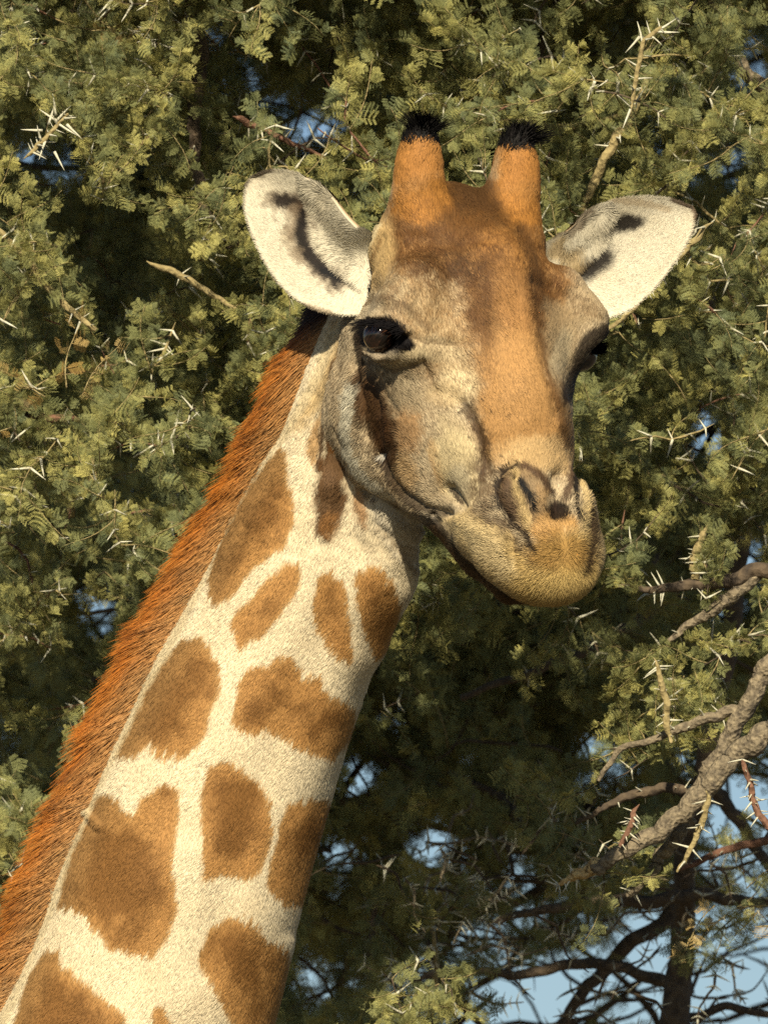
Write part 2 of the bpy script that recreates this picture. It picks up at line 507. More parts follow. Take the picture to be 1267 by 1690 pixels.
# ------------------------------------------------------------------ coat pattern
PATCHES = [
 [(460,732),(474,740),(478,790),(489,827),(487,863),(471,892),(445,914),(420,939),(394,965),(376,990),(362,996),(344,987),(344,954),(354,910),(369,874),(391,823),(416,787),(442,754)],
 [(474,923),(492,918),(498,936),(494,968),(478,994),(460,1019),(434,1045),(409,1065),(393,1072),(384,1052),(382,1027),(394,1001),(416,979),(445,950)],
 [(525,947),(547,941),(567,950),(574,972),(576,1008),(583,1045),(587,1081),(580,1095),(561,1088),(543,1066),(525,1037),(518,1008),(520,972)],
 [(587,939),(609,932),(634,934),(652,958),(667,990),(662,1026),(649,1059),(629,1088),(616,1081),(612,1056),(598,1023),(589,983),(585,958)],
 [(298,1052),(328,1046),(348,1062),(364,1097),(361,1142),(348,1173),(338,1213),(323,1238),(283,1248),(253,1243),(247,1228),(217,1248),(187,1254),(197,1223),(217,1183),(237,1132),(268,1087)],
 [(444,1087),(470,1079),(490,1087),(505,1112),(530,1117),(551,1147),(588,1168),(588,1203),(571,1238),(545,1254),(510,1243),(480,1223),(455,1213),(404,1208),(381,1193),(389,1168),(394,1122),(414,1097)],
 [(348,1261),(374,1256),(404,1271),(434,1294),(449,1329),(452,1365),(444,1405),(429,1440),(404,1456),(364,1448),(338,1461),(336,1415),(331,1355),(331,1304)],
 [(475,1324),(535,1317),(560,1344),(556,1385),(540,1420),(526,1450),(500,1501),(470,1496),(455,1476),(439,1461),(444,1425),(457,1385),(465,1349)],
 [(150,1314),(197,1314),(202,1344),(222,1344),(237,1314),(273,1294),(298,1299),(298,1334),(288,1385),(290,1445),(295,1501),(278,1551),(247,1589),(212,1582),(177,1562),(146,1531),(121,1506),(88,1501),(96,1456),(121,1385),(140,1334)],
 [(348,1531),(384,1514),(419,1519),(434,1546),(475,1572),(480,1617),(475,1658),(455,1700),(420,1740),(394,1740),(379,1690),(359,1647),(333,1602),(326,1572)],
 [(96,1567),(101,1592),(131,1617),(167,1642),(202,1678),(225,1720),(150,1850),(-40,1850),(25,1678),(40,1617),(71,1572)],
 [(252,1663),(268,1658),(283,1690),(300,1760),(330,1840),(250,1830),(250,1700)],
 [(400,1800),(460,1780),(470,1850),(380,1980),(340,1900)], [(180,1900),(300,1880),(320,1990),(200,2080),(120,2000)],
]
def poly_sd(pts, x, y):
    P = np.array(pts, float)
    inside = np.zeros(len(x), bool); d = np.full(len(x), 1e9)
    for a, b in zip(P, np.roll(P, -1, 0)):
        e = b - a
        t = np.clip(((x - a[0]) * e[0] + (y - a[1]) * e[1]) / max((e * e).sum(), 1e-9), 0, 1)
        d = np.minimum(d, np.hypot(x - a[0] - t * e[0], y - a[1] - t * e[1]))
        c = ((a[1] > y) != (b[1] > y)) & (x < (b[0] - a[0]) * (y - a[1]) / (b[1] - a[1] + 1e-12) + a[0])
        inside ^= c
    return np.where(inside, -d, d)
def line_d(pts, x, y):
    d = np.full(len(x), 1e9)
    P = np.array(pts, float)
    for a, b in zip(P, P[1:]):
        e = b - a
        t = np.clip(((x - a[0]) * e[0] + (y - a[1]) * e[1]) / max((e * e).sum(), 1e-9), 0, 1)
        d = np.minimum(d, np.hypot(x - a[0] - t * e[0], y - a[1] - t * e[1]))
    return d
class Paint:
    def __init__(s, P, base):
        s.x, s.y = P[:, 0], -P[:, 2]
        s.P = P
        s.C = np.tile(alb(*base), (len(P), 1))
        s.n1 = noise(P, 9, 1) + 0.5 * noise(P, 4, 2)
        s.n2 = noise(P, 30, 3)
        s.n3 = noise(P * np.array((1, 1, 0.25)), 7, 4)
    def mix(s, a, c, m=None):
        a = np.clip(a, 0, 1)
        if m is not None: a = a * m
        s.C += a[:, None] * (alb(*c) - s.C)
    def blob(s, cx, cy, rx, ry, c, a=1.0, rot=0, soft=0.35, nz=0.25, m=None):
        t = R(rot); dx, dy = s.x - cx, s.y - cy
        u = (dx * math.cos(t) + dy * math.sin(t)) / rx; v = (-dx * math.sin(t) + dy * math.cos(t)) / ry
        q = np.hypot(u, v) + nz * (0.6 * s.n1 + 0.6 * s.n2)
        s.mix(a * smooth(1 + soft, 1 - soft, q), c, m)
    def poly(s, pts, c, a=1.0, soft=6, nz=4, m=None):
        d = poly_sd(pts, s.x, s.y) + nz * (s.n1 + 0.5 * s.n2)
        s.mix(a * smooth(soft, -soft, d), c, m)
    def line(s, pts, w, c, a=1.0, nz=0.4, m=None):
        d = line_d(pts, s.x, s.y) * (1 + nz * s.n1)
        s.mix(a * smooth(w, w * 0.35, d), c, m)
    def mottle(s, pts, c, a=0.6, scale=6, soft=14, seed=9, thr=0.0, m=None):
        d = poly_sd(pts, s.x, s.y) if len(pts) > 1 else None
        n = noise(s.P, scale, seed) + 0.6 * noise(s.P, scale * 2.7, seed + 1) + 0.42 * rng.normal(size=len(s.P))
        s.mix(a * smooth(soft, -soft, d) * smooth(thr - 0.25, thr + 0.45, n), c, m)

def side_marks(p):
    p.poly([(590, 612), (612, 600), (640, 640), (652, 700), (640, 760), (622, 745), (606, 700), (594, 660)], (120, 90, 58), 0.7, 9, 6)
    p.blob(620, 672, 19, 58, (78, 52, 28), 0.95, -20)
    p.blob(640, 732, 17, 40, (78, 50, 26), 0.9, -14)
    p.blob(598, 655, 13, 40, (92, 64, 38), 0.85, -8)
    p.mottle([(585, 620), (650, 610), (665, 740), (640, 790), (600, 760), (580, 700)], (60, 40, 24), 0.6, 5, 10, 77, 0.1)
    p.line([(582, 640), (572, 700), (574, 740), (590, 770), (612, 795), (644, 820)], 15, (214, 202, 174), 0.8, 0.45)
def neck_colour(P):
    p = Paint(P, (245, 221, 180))
    n = p.n2
    p.mix(0.25 * smooth(-0.2, 0.8, noise(P, 50, 21)), (215, 185, 140))
    p.mix(0.25 * smooth(0.0, 0.8, p.n1), (250, 228, 185))
    p.poly([(560, 545), (600, 560), (590, 640), (540, 660), (500, 700), (480, 700), (520, 620)], (205, 168, 112), 0.85, 14, 5)
    p.poly([(514, 703), (532, 674), (532, 725), (525, 754), (514, 761), (507, 736)], (190, 140, 80), 0.8, 6, 3)
    p.poly([(587, 790), (601, 812), (609, 841), (605, 867), (590, 856), (583, 820)], (170, 118, 68), 0.8, 6, 3)
    # strap of skin below the ear
    p.line([(566, 590), (554, 660), (549, 740)], 13, (178, 118, 56), 0.95)
    p.line([(580, 600), (568, 680), (564, 745)], 8, (92, 62, 38), 0.9)
    p.line([(552, 590), (536, 680), (528, 770)], 6, (92, 66, 42), 0.9)
    p.line([(560, 570), (546, 660), (541, 750)], 4, (100, 70, 42), 0.7)
    p.line([(583, 560), (578, 640)], 3, (115, 85, 50), 0.7)
    # jagged patches: hair lies down the neck, so the edges run in streaks that way
    along = norm(np.array((-0.42, 0, -0.9)))
    w = P - (P @ along)[:, None] * along * 0.72
    streak = noise(w, 6, 31) * 0.8 + 0.7 * noise(w, 2.8, 32)
    sh = streak * (8.5 + 6 * np.clip(noise(P, 60, 35), -0.6, 1))
    x = p.x + sh * 0.42 + 3 * n; y = p.y - sh * 0.9 + 5 * noise(P, 22, 33)
    sd = np.full(len(P), 99.0)
    for poly in PATCHES:
        q = np.array(poly)
        m = (x > q[:, 0].min() - 40) & (x < q[:, 0].max() + 40) & (y > q[:, 1].min() - 40) & (y < q[:, 1].max() + 40)
        if m.any():
            sd[m] = np.minimum(sd[m], poly_sd(poly, x[m], y[m]))
    inn = smooth(3.5, -3.5, sd)
    base = alb(188, 136, 78); dark = alb(112, 72, 32); edge = alb(196, 150, 92); grey = alb(130, 98, 60)
    deep = smooth(8, 52, -sd + 30 * noise(P, 42, 34) + 12 * noise(P, 15, 36) + 6 * p.n1)
    c = edge + smooth(-4, 14, -sd)[:, None] * (base - edge)
    c = c + (0.72 * deep)[:, None] * (dark - c)
    nm = smooth(70, 10, line_d(CREST, p.x, p.y))
    c = c + (0.6 * nm)[:, None] * (grey - c)
    p.C = p.C + inn[:, None] * (c - p.C)
    # dark patch under the ear strap
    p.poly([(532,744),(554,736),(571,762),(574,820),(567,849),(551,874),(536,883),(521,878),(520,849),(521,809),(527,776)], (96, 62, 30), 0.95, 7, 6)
    p.blob(545, 862, 16, 22, (165, 112, 58), 0.55)
    side_marks(p)
    # pale line beside the mane
    p.line(CREST, 12, (222, 196, 150), 0.75, 0.3)
    p.poly([(600, 800), (640, 815), (700, 850), (722, 860), (705, 915), (685, 935), (650, 910), (620, 860)], (205, 190, 165), 0.7, 10, 4)
    for k in range(5):
        p.line([(625 + 9 * k, 868 + 10 * k), (660 + 6 * k, 893 + 11 * k), (695, 905 + 12 * k)], 4, (165, 140, 105), 0.5)
    return p.C
CREST = [(556, 530), (530, 600), (500, 660), (468, 715), (438, 748), (400, 800), (360, 880), (330, 960), (290, 1045), (232, 1140), (190, 1230), (150, 1320), (112, 1400), (80, 1500), (48, 1580), (20, 1650), (-10, 1720), (-90, 1900), (-220, 2200)]

def head_colour(P):
    p = Paint(P, (200, 174, 136))
    p.mix(0.45 * smooth(-0.4, 0.8, noise(P, 40, 51)), (230, 206, 166))
    p.mix(0.25 * smooth(0, 0.9, p.n1), (170, 140, 100))
    # forehead and nose bridge
    p.poly([(640, 330), (625, 400), (640, 440), (700, 445), (760, 470), (775, 560), (790, 640), (785, 720), (800, 765), (880, 775), (945, 775), (935, 700), (912, 620), (905, 560), (955, 520), (940, 440), (905, 380), (890, 330), (770, 290)], (166, 118, 66), 0.92, 20, 9)
    p.poly([(665, 455), (720, 455), (760, 490), (770, 560), (790, 640), (760, 650), (700, 600), (660, 520)], (204, 164, 110), 0.5, 24, 8)
    p.blob(648, 490, 42, 26, (214, 186, 142), 0.65, 10)
    p.mottle([(630, 350), (900, 350), (945, 470), (900, 560), (860, 600), (790, 560), (700, 480), (630, 450)], (92, 60, 30), 0.62, 11, 22, 85, -0.15)
    p.mottle([(600, 440), (720, 440), (790, 560), (800, 660), (740, 680), (680, 600), (640, 520)], (158, 116, 70), 0.5, 8, 16, 87, -0.1)
    p.blob(728, 582, 40, 20, (228, 202, 158), 0.6, 20)  # highlights below the eye painted into the colour, this blob and the next
    p.blob(755, 640, 34, 30, (235, 208, 160), 0.75, 30)
    p.blob(775, 350, 75, 38, (84, 56, 28), 0.9, 5)
    sp = rng.random(len(P)) < 0.42 * smooth(330, 200, np.abs(p.y - 520))
    p.mix(0.5 * sp, (84, 58, 34))
    p.blob(770, 312, 62, 22, (92, 62, 32), 0.8, 0)
    p.mottle([(640, 330), (910, 330), (940, 450), (900, 540), (640, 440)], (104, 68, 34), 0.7, 8, 16, 60, -0.3)
    p.blob(770, 370, 110, 60, (112, 76, 40), 0.6, 5)
    p.blob(840, 420, 56, 40, (176, 122, 64), 0.6)
    p.mottle([(640, 400), (720, 380), (800, 385), (900, 400), (930, 470), (900, 520), (840, 500), (760, 470), (700, 480), (650, 450)], (88, 56, 28), 0.75, 5, 14, 61, 0.02)
    p.mottle([(690, 420), (760, 415), (800, 440), (800, 470), (740, 470), (690, 455)], (70, 48, 26), 0.7, 4, 10, 63, -0.1)
    p.blob(800, 525, 22, 54, (96, 62, 30), 0.75, -8, 0.5, 0.5)
    p.blob(812, 440, 26, 20, (92, 60, 30), 0.6)
    p.blob(848, 530, 27, 90, (186, 134, 80), 0.7, -8, 0.5)
    p.mottle([(800, 770), (860, 765), (930, 770), (960, 790), (900, 800), (850, 790)], (110, 80, 52), 0.5, 5, 12, 88, -0.1)
    p.poly([(820, 540), (895, 560), (905, 620), (925, 700), (930, 760), (870, 770), (800, 750), (790, 680), (810, 610)], (200, 150, 92), 0.6, 20, 8)
    p.blob(885, 755, 62, 32, (218, 180, 126), 0.8)
    p.line([(862, 380), (882, 430), (890, 500), (893, 560), (908, 620), (922, 680), (935, 740)], 13, (92, 62, 34), 0.75, 0.5)
    p.poly([(900, 500), (970, 500), (995, 525), (958, 545), (940, 600), (925, 650), (908, 610), (896, 560)], (160, 134, 98), 0.85, 12, 5)
    p.blob(925, 585, 14, 40, (186, 164, 128), 0.8, 15)
    p.blob(968, 505, 36, 22, (185, 158, 120), 0.85, 30)
    for k in range(7):
        p.line([(938 + 6 * k, 500 + 1.5 * k - 12), (950 + 7 * k, 522 + k)], 2.6, (112, 84, 54), 0.6)
    p.line([(926, 640), (938, 700), (948, 760), (960, 800)], 10, (120, 92, 60), 0.7)
    # temple and side below the ossicone
    p.blob(620, 420, 30, 60, (205, 168, 112), 0.85, 10)
    p.line([(622, 375), (604, 420), (592, 480), (590, 520)], 9, (232, 208, 160), 0.8)
    p.line([(606, 390), (590, 440), (583, 500)], 3.5, (120, 90, 55), 0.8)
    p.line([(630, 400), (612, 440)], 3, (130, 92, 52), 0.6)
    p.blob(600, 505, 34, 22, (190, 170, 138), 0.85)
    p.mottle([(640, 470), (700, 480), (690, 520), (640, 520)], (80, 62, 42), 0.55, 6, 12, 65, 0)
    # around the visible eye
    p.line([(596, 500), (640, 498), (680, 520), (705, 550)], 8, (110, 86, 60), 0.55, 0.6)
    p.mottle([(600, 470), (660, 465), (680, 520), (600, 525)], (96, 76, 54), 0.55, 7, 12, 79, -0.1)
    p.line([(660, 545), (700, 570), (740, 572), (775, 572)], 5, (120, 92, 62), 0.45)
    p.blob(660, 600, 44, 16, (205, 182, 140), 0.7, -12)
    p.line([(610, 600), (650, 616), (690, 606)], 7, (88, 74, 60), 0.7)
    p.line([(700, 600), (712, 625), (722, 648)], 4, (90, 68, 46), 0.55)
    p.line([(584, 540), (606, 531), (640, 530), (668, 546)], 6, (36, 26, 18), 0.95, 0.2)
    p.blob(632, 559, 47, 29, (20, 14, 11), 1.0, 18, 0.14, 0.08)
    p.blob(628, 592, 34, 12, (150, 134, 112), 0.6, 0)
    e2 = np.linalg.norm(P - EYES[1], axis=1); p.mix(smooth(66, 50, e2 + 3 * p.n1), (22, 16, 12))
    p.line([(1004, 548), (975, 558), (958, 585), (948, 620), (934, 662)], 17, (26, 18, 14), 0.9, 0.3, )
    p.blob(668, 572, 16, 12, (20, 14, 10), 1.0, 30, 0.3, 0.1)
    p.line([(590, 552), (596, 590), (600, 615)], 8, (50, 38, 28), 0.9)  # shadow strip behind the eye, put in as dark colour
    # cheek
    p.poly([(600, 620), (680, 630), (700, 680), (640, 690), (600, 670)], (172, 150, 116), 0.6, 14, 6)
    p.blob(674, 718, 25, 34, (176, 130, 82), 0.75, 12, 0.45, 0.4)
    p.blob(668, 780, 24, 36, (198, 154, 98), 0.65, -20)
    p.blob(722, 770, 10, 40, (200, 150, 88), 0.55, -15)
    p.blob(756, 770, 34, 66, (226, 200, 150), 0.8, -14)
    p.blob(760, 800, 18, 28, (196, 178, 145), 0.6)
    side_marks(p)
    p.line([(631, 748), (645, 785), (668, 815), (700, 838), (735, 852)], 8, (52, 40, 32), 0.85, 0.35)
    p.blob(632, 752, 6, 4, (225, 212, 190), 0.6)
    p.poly([(590, 800), (640, 820), (680, 840), (730, 855), (725, 885), (690, 890), (640, 860)], (110, 100, 88), 0.85, 8, 4)  # dark skin below the jaw, with part of its shade painted in
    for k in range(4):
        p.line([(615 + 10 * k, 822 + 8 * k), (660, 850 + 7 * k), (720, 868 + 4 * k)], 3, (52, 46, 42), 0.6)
    # groove and whorls between cheek and nose
    p.line([(766, 667), (784, 696), (795, 733), (799, 769), (794, 795)], 11, (66, 48, 32), 0.8, 0.9)
    p.mottle([(765, 680), (810, 720), (815, 790), (780, 790), (790, 740)], (66, 46, 30), 0.6, 4, 10, 68, -0.1)
    p.mottle([(775, 755), (825, 775), (845, 850), (870, 920), (830, 905), (780, 860), (765, 835)], (78, 54, 34), 0.72, 7, 14, 67, -0.5)
    p.blob(735, 655, 30, 20, (190, 160, 115), 0.5)
    p.line([(745, 812), (762, 832)], 6, (45, 32, 24), 0.9)
    # muzzle
    p.poly([(735, 862), (770, 850), (830, 880), (870, 905), (1000, 860), (1005, 940), (960, 1000), (880, 1005), (820, 965), (770, 915)], (214, 176, 108), 0.92, 14, 6)
    p.poly([(738, 866), (780, 856), (835, 890), (860, 940), (835, 965), (790, 925)], (226, 198, 148), 0.8, 14, 6)
    p.blob(905, 870, 40, 22, (206, 152, 84), 0.8)
    p.blob(918, 912, 46, 26, (160, 116, 56), 0.75)
    p.blob(935, 965, 70, 34, (218, 182, 112), 0.6)
    p.poly([(965, 835), (990, 870), (1010, 920), (1000, 960), (975, 930), (968, 880)], (206, 176, 124), 0.9, 8, 4)
    p.line([(968, 850), (974, 880), (966, 915), (958, 935)], 10, (60, 42, 28), 0.85, 0.6)
    p.mottle([(950, 850), (990, 860), (985, 930), (950, 940)], (60, 42, 28), 0.7, 4, 8, 69, 0)
    p.mottle([(830, 860), (870, 880), (890, 930), (850, 920)], (70, 48, 28), 0.8, 4, 10, 71, -0.1)
    # nostrils
    p.poly([(846, 772), (828, 784), (820, 805), (828, 836), (852, 862), (876, 880), (890, 868), (902, 850), (904, 815), (892, 788), (868, 768)], (140, 112, 78), 0.85, 6, 2)
    p.line([(832, 800), (838, 830), (856, 856)], 14, (88, 66, 48), 0.85, 0.3)
    p.line([(850, 782), (850, 800), (858, 832), (868, 856), (876, 872)], 9, (212, 178, 122), 0.9, 0.2)
    p.line([(858, 798), (866, 812), (878, 830), (884, 850)], 9.5, (10, 7, 6), 1.0, 0.2)
    p.line([(866, 772), (886, 784), (898, 802), (906, 822)], 9, (84, 60, 42), 0.9, 0.4)
    p.line([(888, 808), (896, 828), (896, 846)], 9, (164, 130, 88), 0.8, 0.3)
    p.line([(852, 769), (830, 780), (819, 803), (825, 836), (848, 864), (872, 884), (884, 905)], 7.5, (36, 26, 19), 0.95, 0.35)
    p.line([(946, 776), (938, 800), (930, 830)], 10, (80, 58, 42), 0.9, 0.4)
    p.line([(958, 788), (965, 825), (959, 872)], 10, (212, 180, 124), 0.85, 0.3)
    p.line([(949, 792), (948, 830), (952, 862)], 8, (18, 12, 9), 0.98, 0.3)
    p.line([(964, 780), (975, 825), (966, 875)], 4, (60, 44, 32), 0.8, 0.4)
    p.blob(917, 850, 20, 15, (26, 18, 14), 0.97, 0, 0.3, 0.3)
    p.line([(910, 815), (915, 850)], 7, (44, 30, 22), 0.8)
    # lower lip
    hp = (P - HO) @ HB.T
    lf = hp[:, 2] + 114 - 0.48 * (hp[:, 1] - 276) + 3 * p.n1
    p.mix(smooth(0, -14, lf) * smooth(262, 300, hp[:, 1]), (92, 68, 42))
    p.mix(0.85 * smooth(13, 5, np.abs(lf + 6)) * smooth(262, 300, hp[:, 1]), (44, 32, 22))
    # ossicones
    for sx, top in ((686, 300), (862, 300)):
        pass
    p.poly([(652, 215), (722, 215), (726, 290), (760, 330), (700, 380), (650, 350)], (188, 126, 58), 0.8, 14, 6)
    p.poly([(826, 225), (900, 235), (905, 330), (900, 380), (850, 370), (815, 330)], (188, 126, 58), 0.85, 14, 6)
    p.mottle([(650, 300), (730, 290), (780, 330), (900, 320), (910, 400), (800, 410), (650, 410)], (104, 66, 30), 0.5, 6, 20, 73, 0)
    hp = (P - HO) @ HB.T
    p.mix(0.9 * smooth(-228, -258, hp[:, 1]) * smooth(42, 66, hp[:, 2]) * smooth(48, 66, np.abs(hp[:, 0])), (178, 120, 60))
    p.mix(0.75 * smooth(60, 40, np.abs(hp[:, 0])) * smooth(-165, -215, hp[:, 1]) * smooth(20, 60, hp[:, 2]), (72, 48, 26))
    tips = np.where(p.x < 775, 226 + 4 * p.n3, 240 - (p.x - 860) * 0.1 + 4 * p.n3) + 5 * noise(P * np.array((1, 1, .2)), 4, 75)
    m = ((p.x < 740) | (p.x > 805))
    p.mix(0.92 * smooth(9, -9, p.y - tips) * m, (22, 18, 15))
    return p.C

def ear_colour(P, inner, left):
    if left:
        p = Paint(P, (224, 208, 178))
        p.mix(0.3 * smooth(-.2, .8, p.n2), (196, 176, 140))
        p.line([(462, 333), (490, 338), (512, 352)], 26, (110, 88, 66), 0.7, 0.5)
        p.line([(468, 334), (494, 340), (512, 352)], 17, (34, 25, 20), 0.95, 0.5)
        p.line([(506, 355), (498, 385), (510, 420), (540, 444), (566, 456)], 28, (112, 90, 68), 0.7, 0.5)  # grey-brown shading painted into the ear's valley, around the dark hair
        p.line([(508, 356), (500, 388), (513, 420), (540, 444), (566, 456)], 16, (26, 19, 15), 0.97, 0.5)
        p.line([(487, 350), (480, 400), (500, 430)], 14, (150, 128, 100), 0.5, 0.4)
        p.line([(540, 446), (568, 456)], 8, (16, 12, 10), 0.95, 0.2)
        p.line([(408, 305), (420, 288), (450, 281)], 9, (70, 50, 36), 0.8, 0.5)
        p.line([(440, 440), (480, 492), (560, 516)], 6, (120, 94, 62), 0.7, 0.4)
        back = (186, 150, 104)
    else:
        p = Paint(P, (230, 214, 184))
        p.mix(0.25 * smooth(-.2, .8, p.n2), (212, 190, 150))
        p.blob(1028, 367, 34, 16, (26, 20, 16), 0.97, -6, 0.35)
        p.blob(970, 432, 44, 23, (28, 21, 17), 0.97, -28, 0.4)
        p.blob(935, 410, 30, 20, (214, 178, 122), 0.7, -30)
        p.line([(1108, 326), (1138, 335), (1150, 360)], 8, (92, 62, 42), 0.8, 0.5)
        p.line([(1010, 330), (1060, 334), (1100, 344)], 8, (190, 160, 118), 0.5)
        p.line([(915, 392), (950, 366), (985, 332)], 6, (96, 72, 48), 0.7)
        back = (186, 150, 104)
    C = p.C
    b = np.tile(alb(*back), (len(P), 1))
    return C * inner[:, None] + b * (1 - inner[:, None])

def is_head(P):
    return field(PR_HEAD, P) < field(PR_NECK, P) - 2
def body_colour(P):
    m = is_head(P)
    C = np.zeros((len(P), 3))
    if m.any(): C[m] = head_colour(P[m])
    if (~m).any(): C[~m] = neck_colour(P[~m])
    return C, m

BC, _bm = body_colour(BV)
V = [BV, EAR_L[0], EAR_R[0]]
Q = [BQ, EAR_L[1] + len(BV), EAR_R[1] + len(BV) + len(EAR_L[0])]
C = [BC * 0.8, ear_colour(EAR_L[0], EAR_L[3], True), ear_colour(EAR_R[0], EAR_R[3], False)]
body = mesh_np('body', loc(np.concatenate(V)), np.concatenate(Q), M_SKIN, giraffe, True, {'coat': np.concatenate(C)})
#FUR
# ------------------------------------------------------------------ fur
def scatter(V, Q, N, n, wfun=None):
    T = np.concatenate([Q[:, [0, 1, 2]], Q[:, [0, 2, 3]]])
    a, b, c = V[T[:, 0]], V[T[:, 1]], V[T[:, 2]]
    area = np.linalg.norm(np.cross(b - a, c - a), axis=1)
    if wfun is not None: area = area * wfun((a + b + c) / 3, N[T[:, 0]])
    cs = np.cumsum(area); cs /= cs[-1]
    i = np.searchsorted(cs, rng.random(n))
    r1, r2 = np.sqrt(rng.random(n)), rng.random(n)
    w = np.stack([1 - r1, r1 * (1 - r2), r1 * r2], 1)
    P = (V[T[i]] * w[:, :, None]).sum(1)
    Nn = norm((N[T[i]] * w[:, :, None]).sum(1))
    return P, Nn

def strands(P, N, dirs, length, lift, K=4, curl=0.0, jit=0.22, droop=None):
    """curved strands in pixels: root P, tangent direction dirs, length (n,), lift = sine of the angle off the skin"""
    n = len(P)
    d = dirs - (dirs * N).sum(1, keepdims=True) * N
    d = norm(norm(d) + jit * rng.normal(size=(n, 3)))
    d = norm(d - (d * N).sum(1, keepdims=True) * N)
    pts = np.zeros((n, K, 3))
    pts[:, 0] = P - N * 0.5
    lift = np.broadcast_to(lift, (n,))
    for k in range(1, K):
        t = k / (K - 1)
        li = lift * (1.25 - 0.65 * t)
        v = d * np.sqrt(np.clip(1 - li ** 2, 0.05, 1))[:, None] + N * li[:, None]
        if droop is not None: v = norm(v + droop * t)
        pts[:, k] = pts[:, k - 1] + v * (length / (K - 1))[:, None]
    return pts

def vary(C, P, amt=0.16, seed=80):
    v = (1 + amt * rng.normal(size=len(C))) * np.where(rng.random(len(C)) < np.where(P[:, 2] > -900, 0.12, 0.05), 0.6, 1.0) + 0.09 * noise(P, 4, seed) + 0.05 * noise(P, 14, seed + 1)
    return np.clip(C * np.clip(v, 0.45, 1.5)[:, None], 0.003, 0.9)

def face_w(c, n):
    w = np.where(n[:, 1] < 0.15, 1.0, 0.25)
    w = w * np.where(-c[:, 2] > 1760, 0.12, 1.0) * np.where(c[:, 2] > -1100, 1.25, 1.0)
    return w
N_FUR = 620000
P, N = scatter(BV, BQ, BN, N_FUR, face_w)
near_eye = np.minimum(np.linalg.norm(P - EYES[0], axis=1), np.linalg.norm(P - EYES[1], axis=1))
k_ = near_eye > EYE_R + 4
P, N = P[k_], N[k_]
C, hm = body_colour(P)
n = len(P)
hp = (P - HO) @ HB.T
# lie of the coat
dn = np.tile(norm(np.array((-0.42, 0.0, -0.9))), (n, 1))
hl = norm(-HB[1] * 1.0 + HB[2] * 0.1)                      # up the face from the nose
dh = np.tile(hl, (n, 1)) + np.sign(hp[:, :1]) * HB[0] * 0.25
low = smooth(-20, -140, hp[:, 2])[:, None] * smooth(330, 220, hp[:, 1])[:, None]
dh = dh * (1 - low) + low * norm(np.array((-0.5, 0.3, -0.8)))
mz = smooth(330, 385, hp[:, 1])[:, None]
rad = P - (H(0, 430, 70))
dh = norm(dh) * (1 - mz) + mz * norm(rad)
osc = (smooth(-228, -255, hp[:, 1]) * smooth(40, 65, hp[:, 2]))[:, None]
dh = norm(dh) * (1 - osc) + osc * norm(H(0, -306, 94) - H(0, -240, 56))
d = np.where(hm[:, None], dh, dn)
sw = np.stack([noise(P, 60, 91), noise(P, 60, 92), noise(P, 60, 93)], 1) * 0.35 + np.stack([noise(P, 16, 94), noise(P, 16, 95), noise(P, 16, 96)], 1) * np.where(hm, 0.3, 0.12)[:, None]
d = norm(d + sw)
L = np.where(hm, 8.0, 11.0)
L = np.where(hm & (hp[:, 1] > 350), 13.0, L)
L = np.where(hm & (hp[:, 2] < -120), 13.0, L)
tip = hm & (hp[:, 1] < -262) & (hp[:, 2] > 66)
L = np.where(tip, 10.0, L)
L = L * np.where(near_eye[k_] < 55, 0.5, 1.0)
L = L * rng.uniform(0.7, 1.25, n)
lift = np.where(hm, 0.24, 0.19) + 0.06 * rng.normal(size=n)
pts = strands(P, N, d, L, np.clip(lift, 0.1, 0.6), 3)
fur = curves_np('fur', loc(pts), np.array((0.50, 0.42, 0.12)) * S, vary(C, P, np.where(hm, 0.15, 0.10)), N, M_FUR, giraffe)
# longer whiskery fur on the lips and chin
m = hm & (hp[:, 1] > 330)
P2, N2, C2 = P[m], N[m], C[m]
pick = rng.random(len(P2)) < 0.9
P2, N2, C2 = P2[pick], N2[pick], C2[pick]
pts = strands(P2, N2, norm(P2 - H(0, 430, 70)), rng.uniform(10, 19, len(P2)), np.full(len(P2), 0.34), 4, jit=0.35)
muz = curves_np('muzzle_hair', loc(pts), np.array((0.4, 0.34, 0.24, 0.08)) * S, vary(C2, P2, 0.22), N2, M_FUR, giraffe)

# ears
def ear_fur(E, left, n):
    V, Q, N, inner = E
    P, Nn = scatter(V, Q, N, n, lambda c, nn: np.where(nn[:, 1] < 0, 1.0, 0.35))
    inn = (Nn[:, 1] < 0.0) | ((Nn * norm(np.array((0, -1, 0)))).sum(1) > 0)
    C = ear_colour(P, inn.astype(float), left)
    base = np.array((600, 60, -450)) if left else np.array((920, 230, -450))
    d = norm(P - base)
    if left:
        up = poly_sd([(500, 280), (600, 370), (600, 470), (560, 440), (530, 400), (520, 350)], P[:, 0], -P[:, 2])
        fl = norm(np.array((-0.8, 0, -0.55)))
    else:
        up = poly_sd([(930, 380), (1000, 335), (1010, 350), (990, 400), (950, 440), (920, 450)], P[:, 0], -P[:, 2])
        fl = norm(np.array((0.3, 0, -0.95)))
    m = smooth(10, -10, up)[:, None]
    d = norm(d * (1 - m) + fl * m)
    L = np.where(inn, rng.uniform(7, 12, n), 4.0) + 18 * m[:, 0] * rng.random(n) * inn
    pts = strands(P, Nn, d, L, 0.16 + 0.2 * m[:, 0], 4)
    return pts, vary(C, P, 0.1), Nn
for E, lf in ((EAR_L, True), (EAR_R, False)):
    pts, c, nn = ear_fur(E, lf, 80000)
    curves_np('ear_hair', loc(pts), np.array((0.5, 0.45, 0.35, 0.1)) * S, c, nn, M_FUR, giraffe)

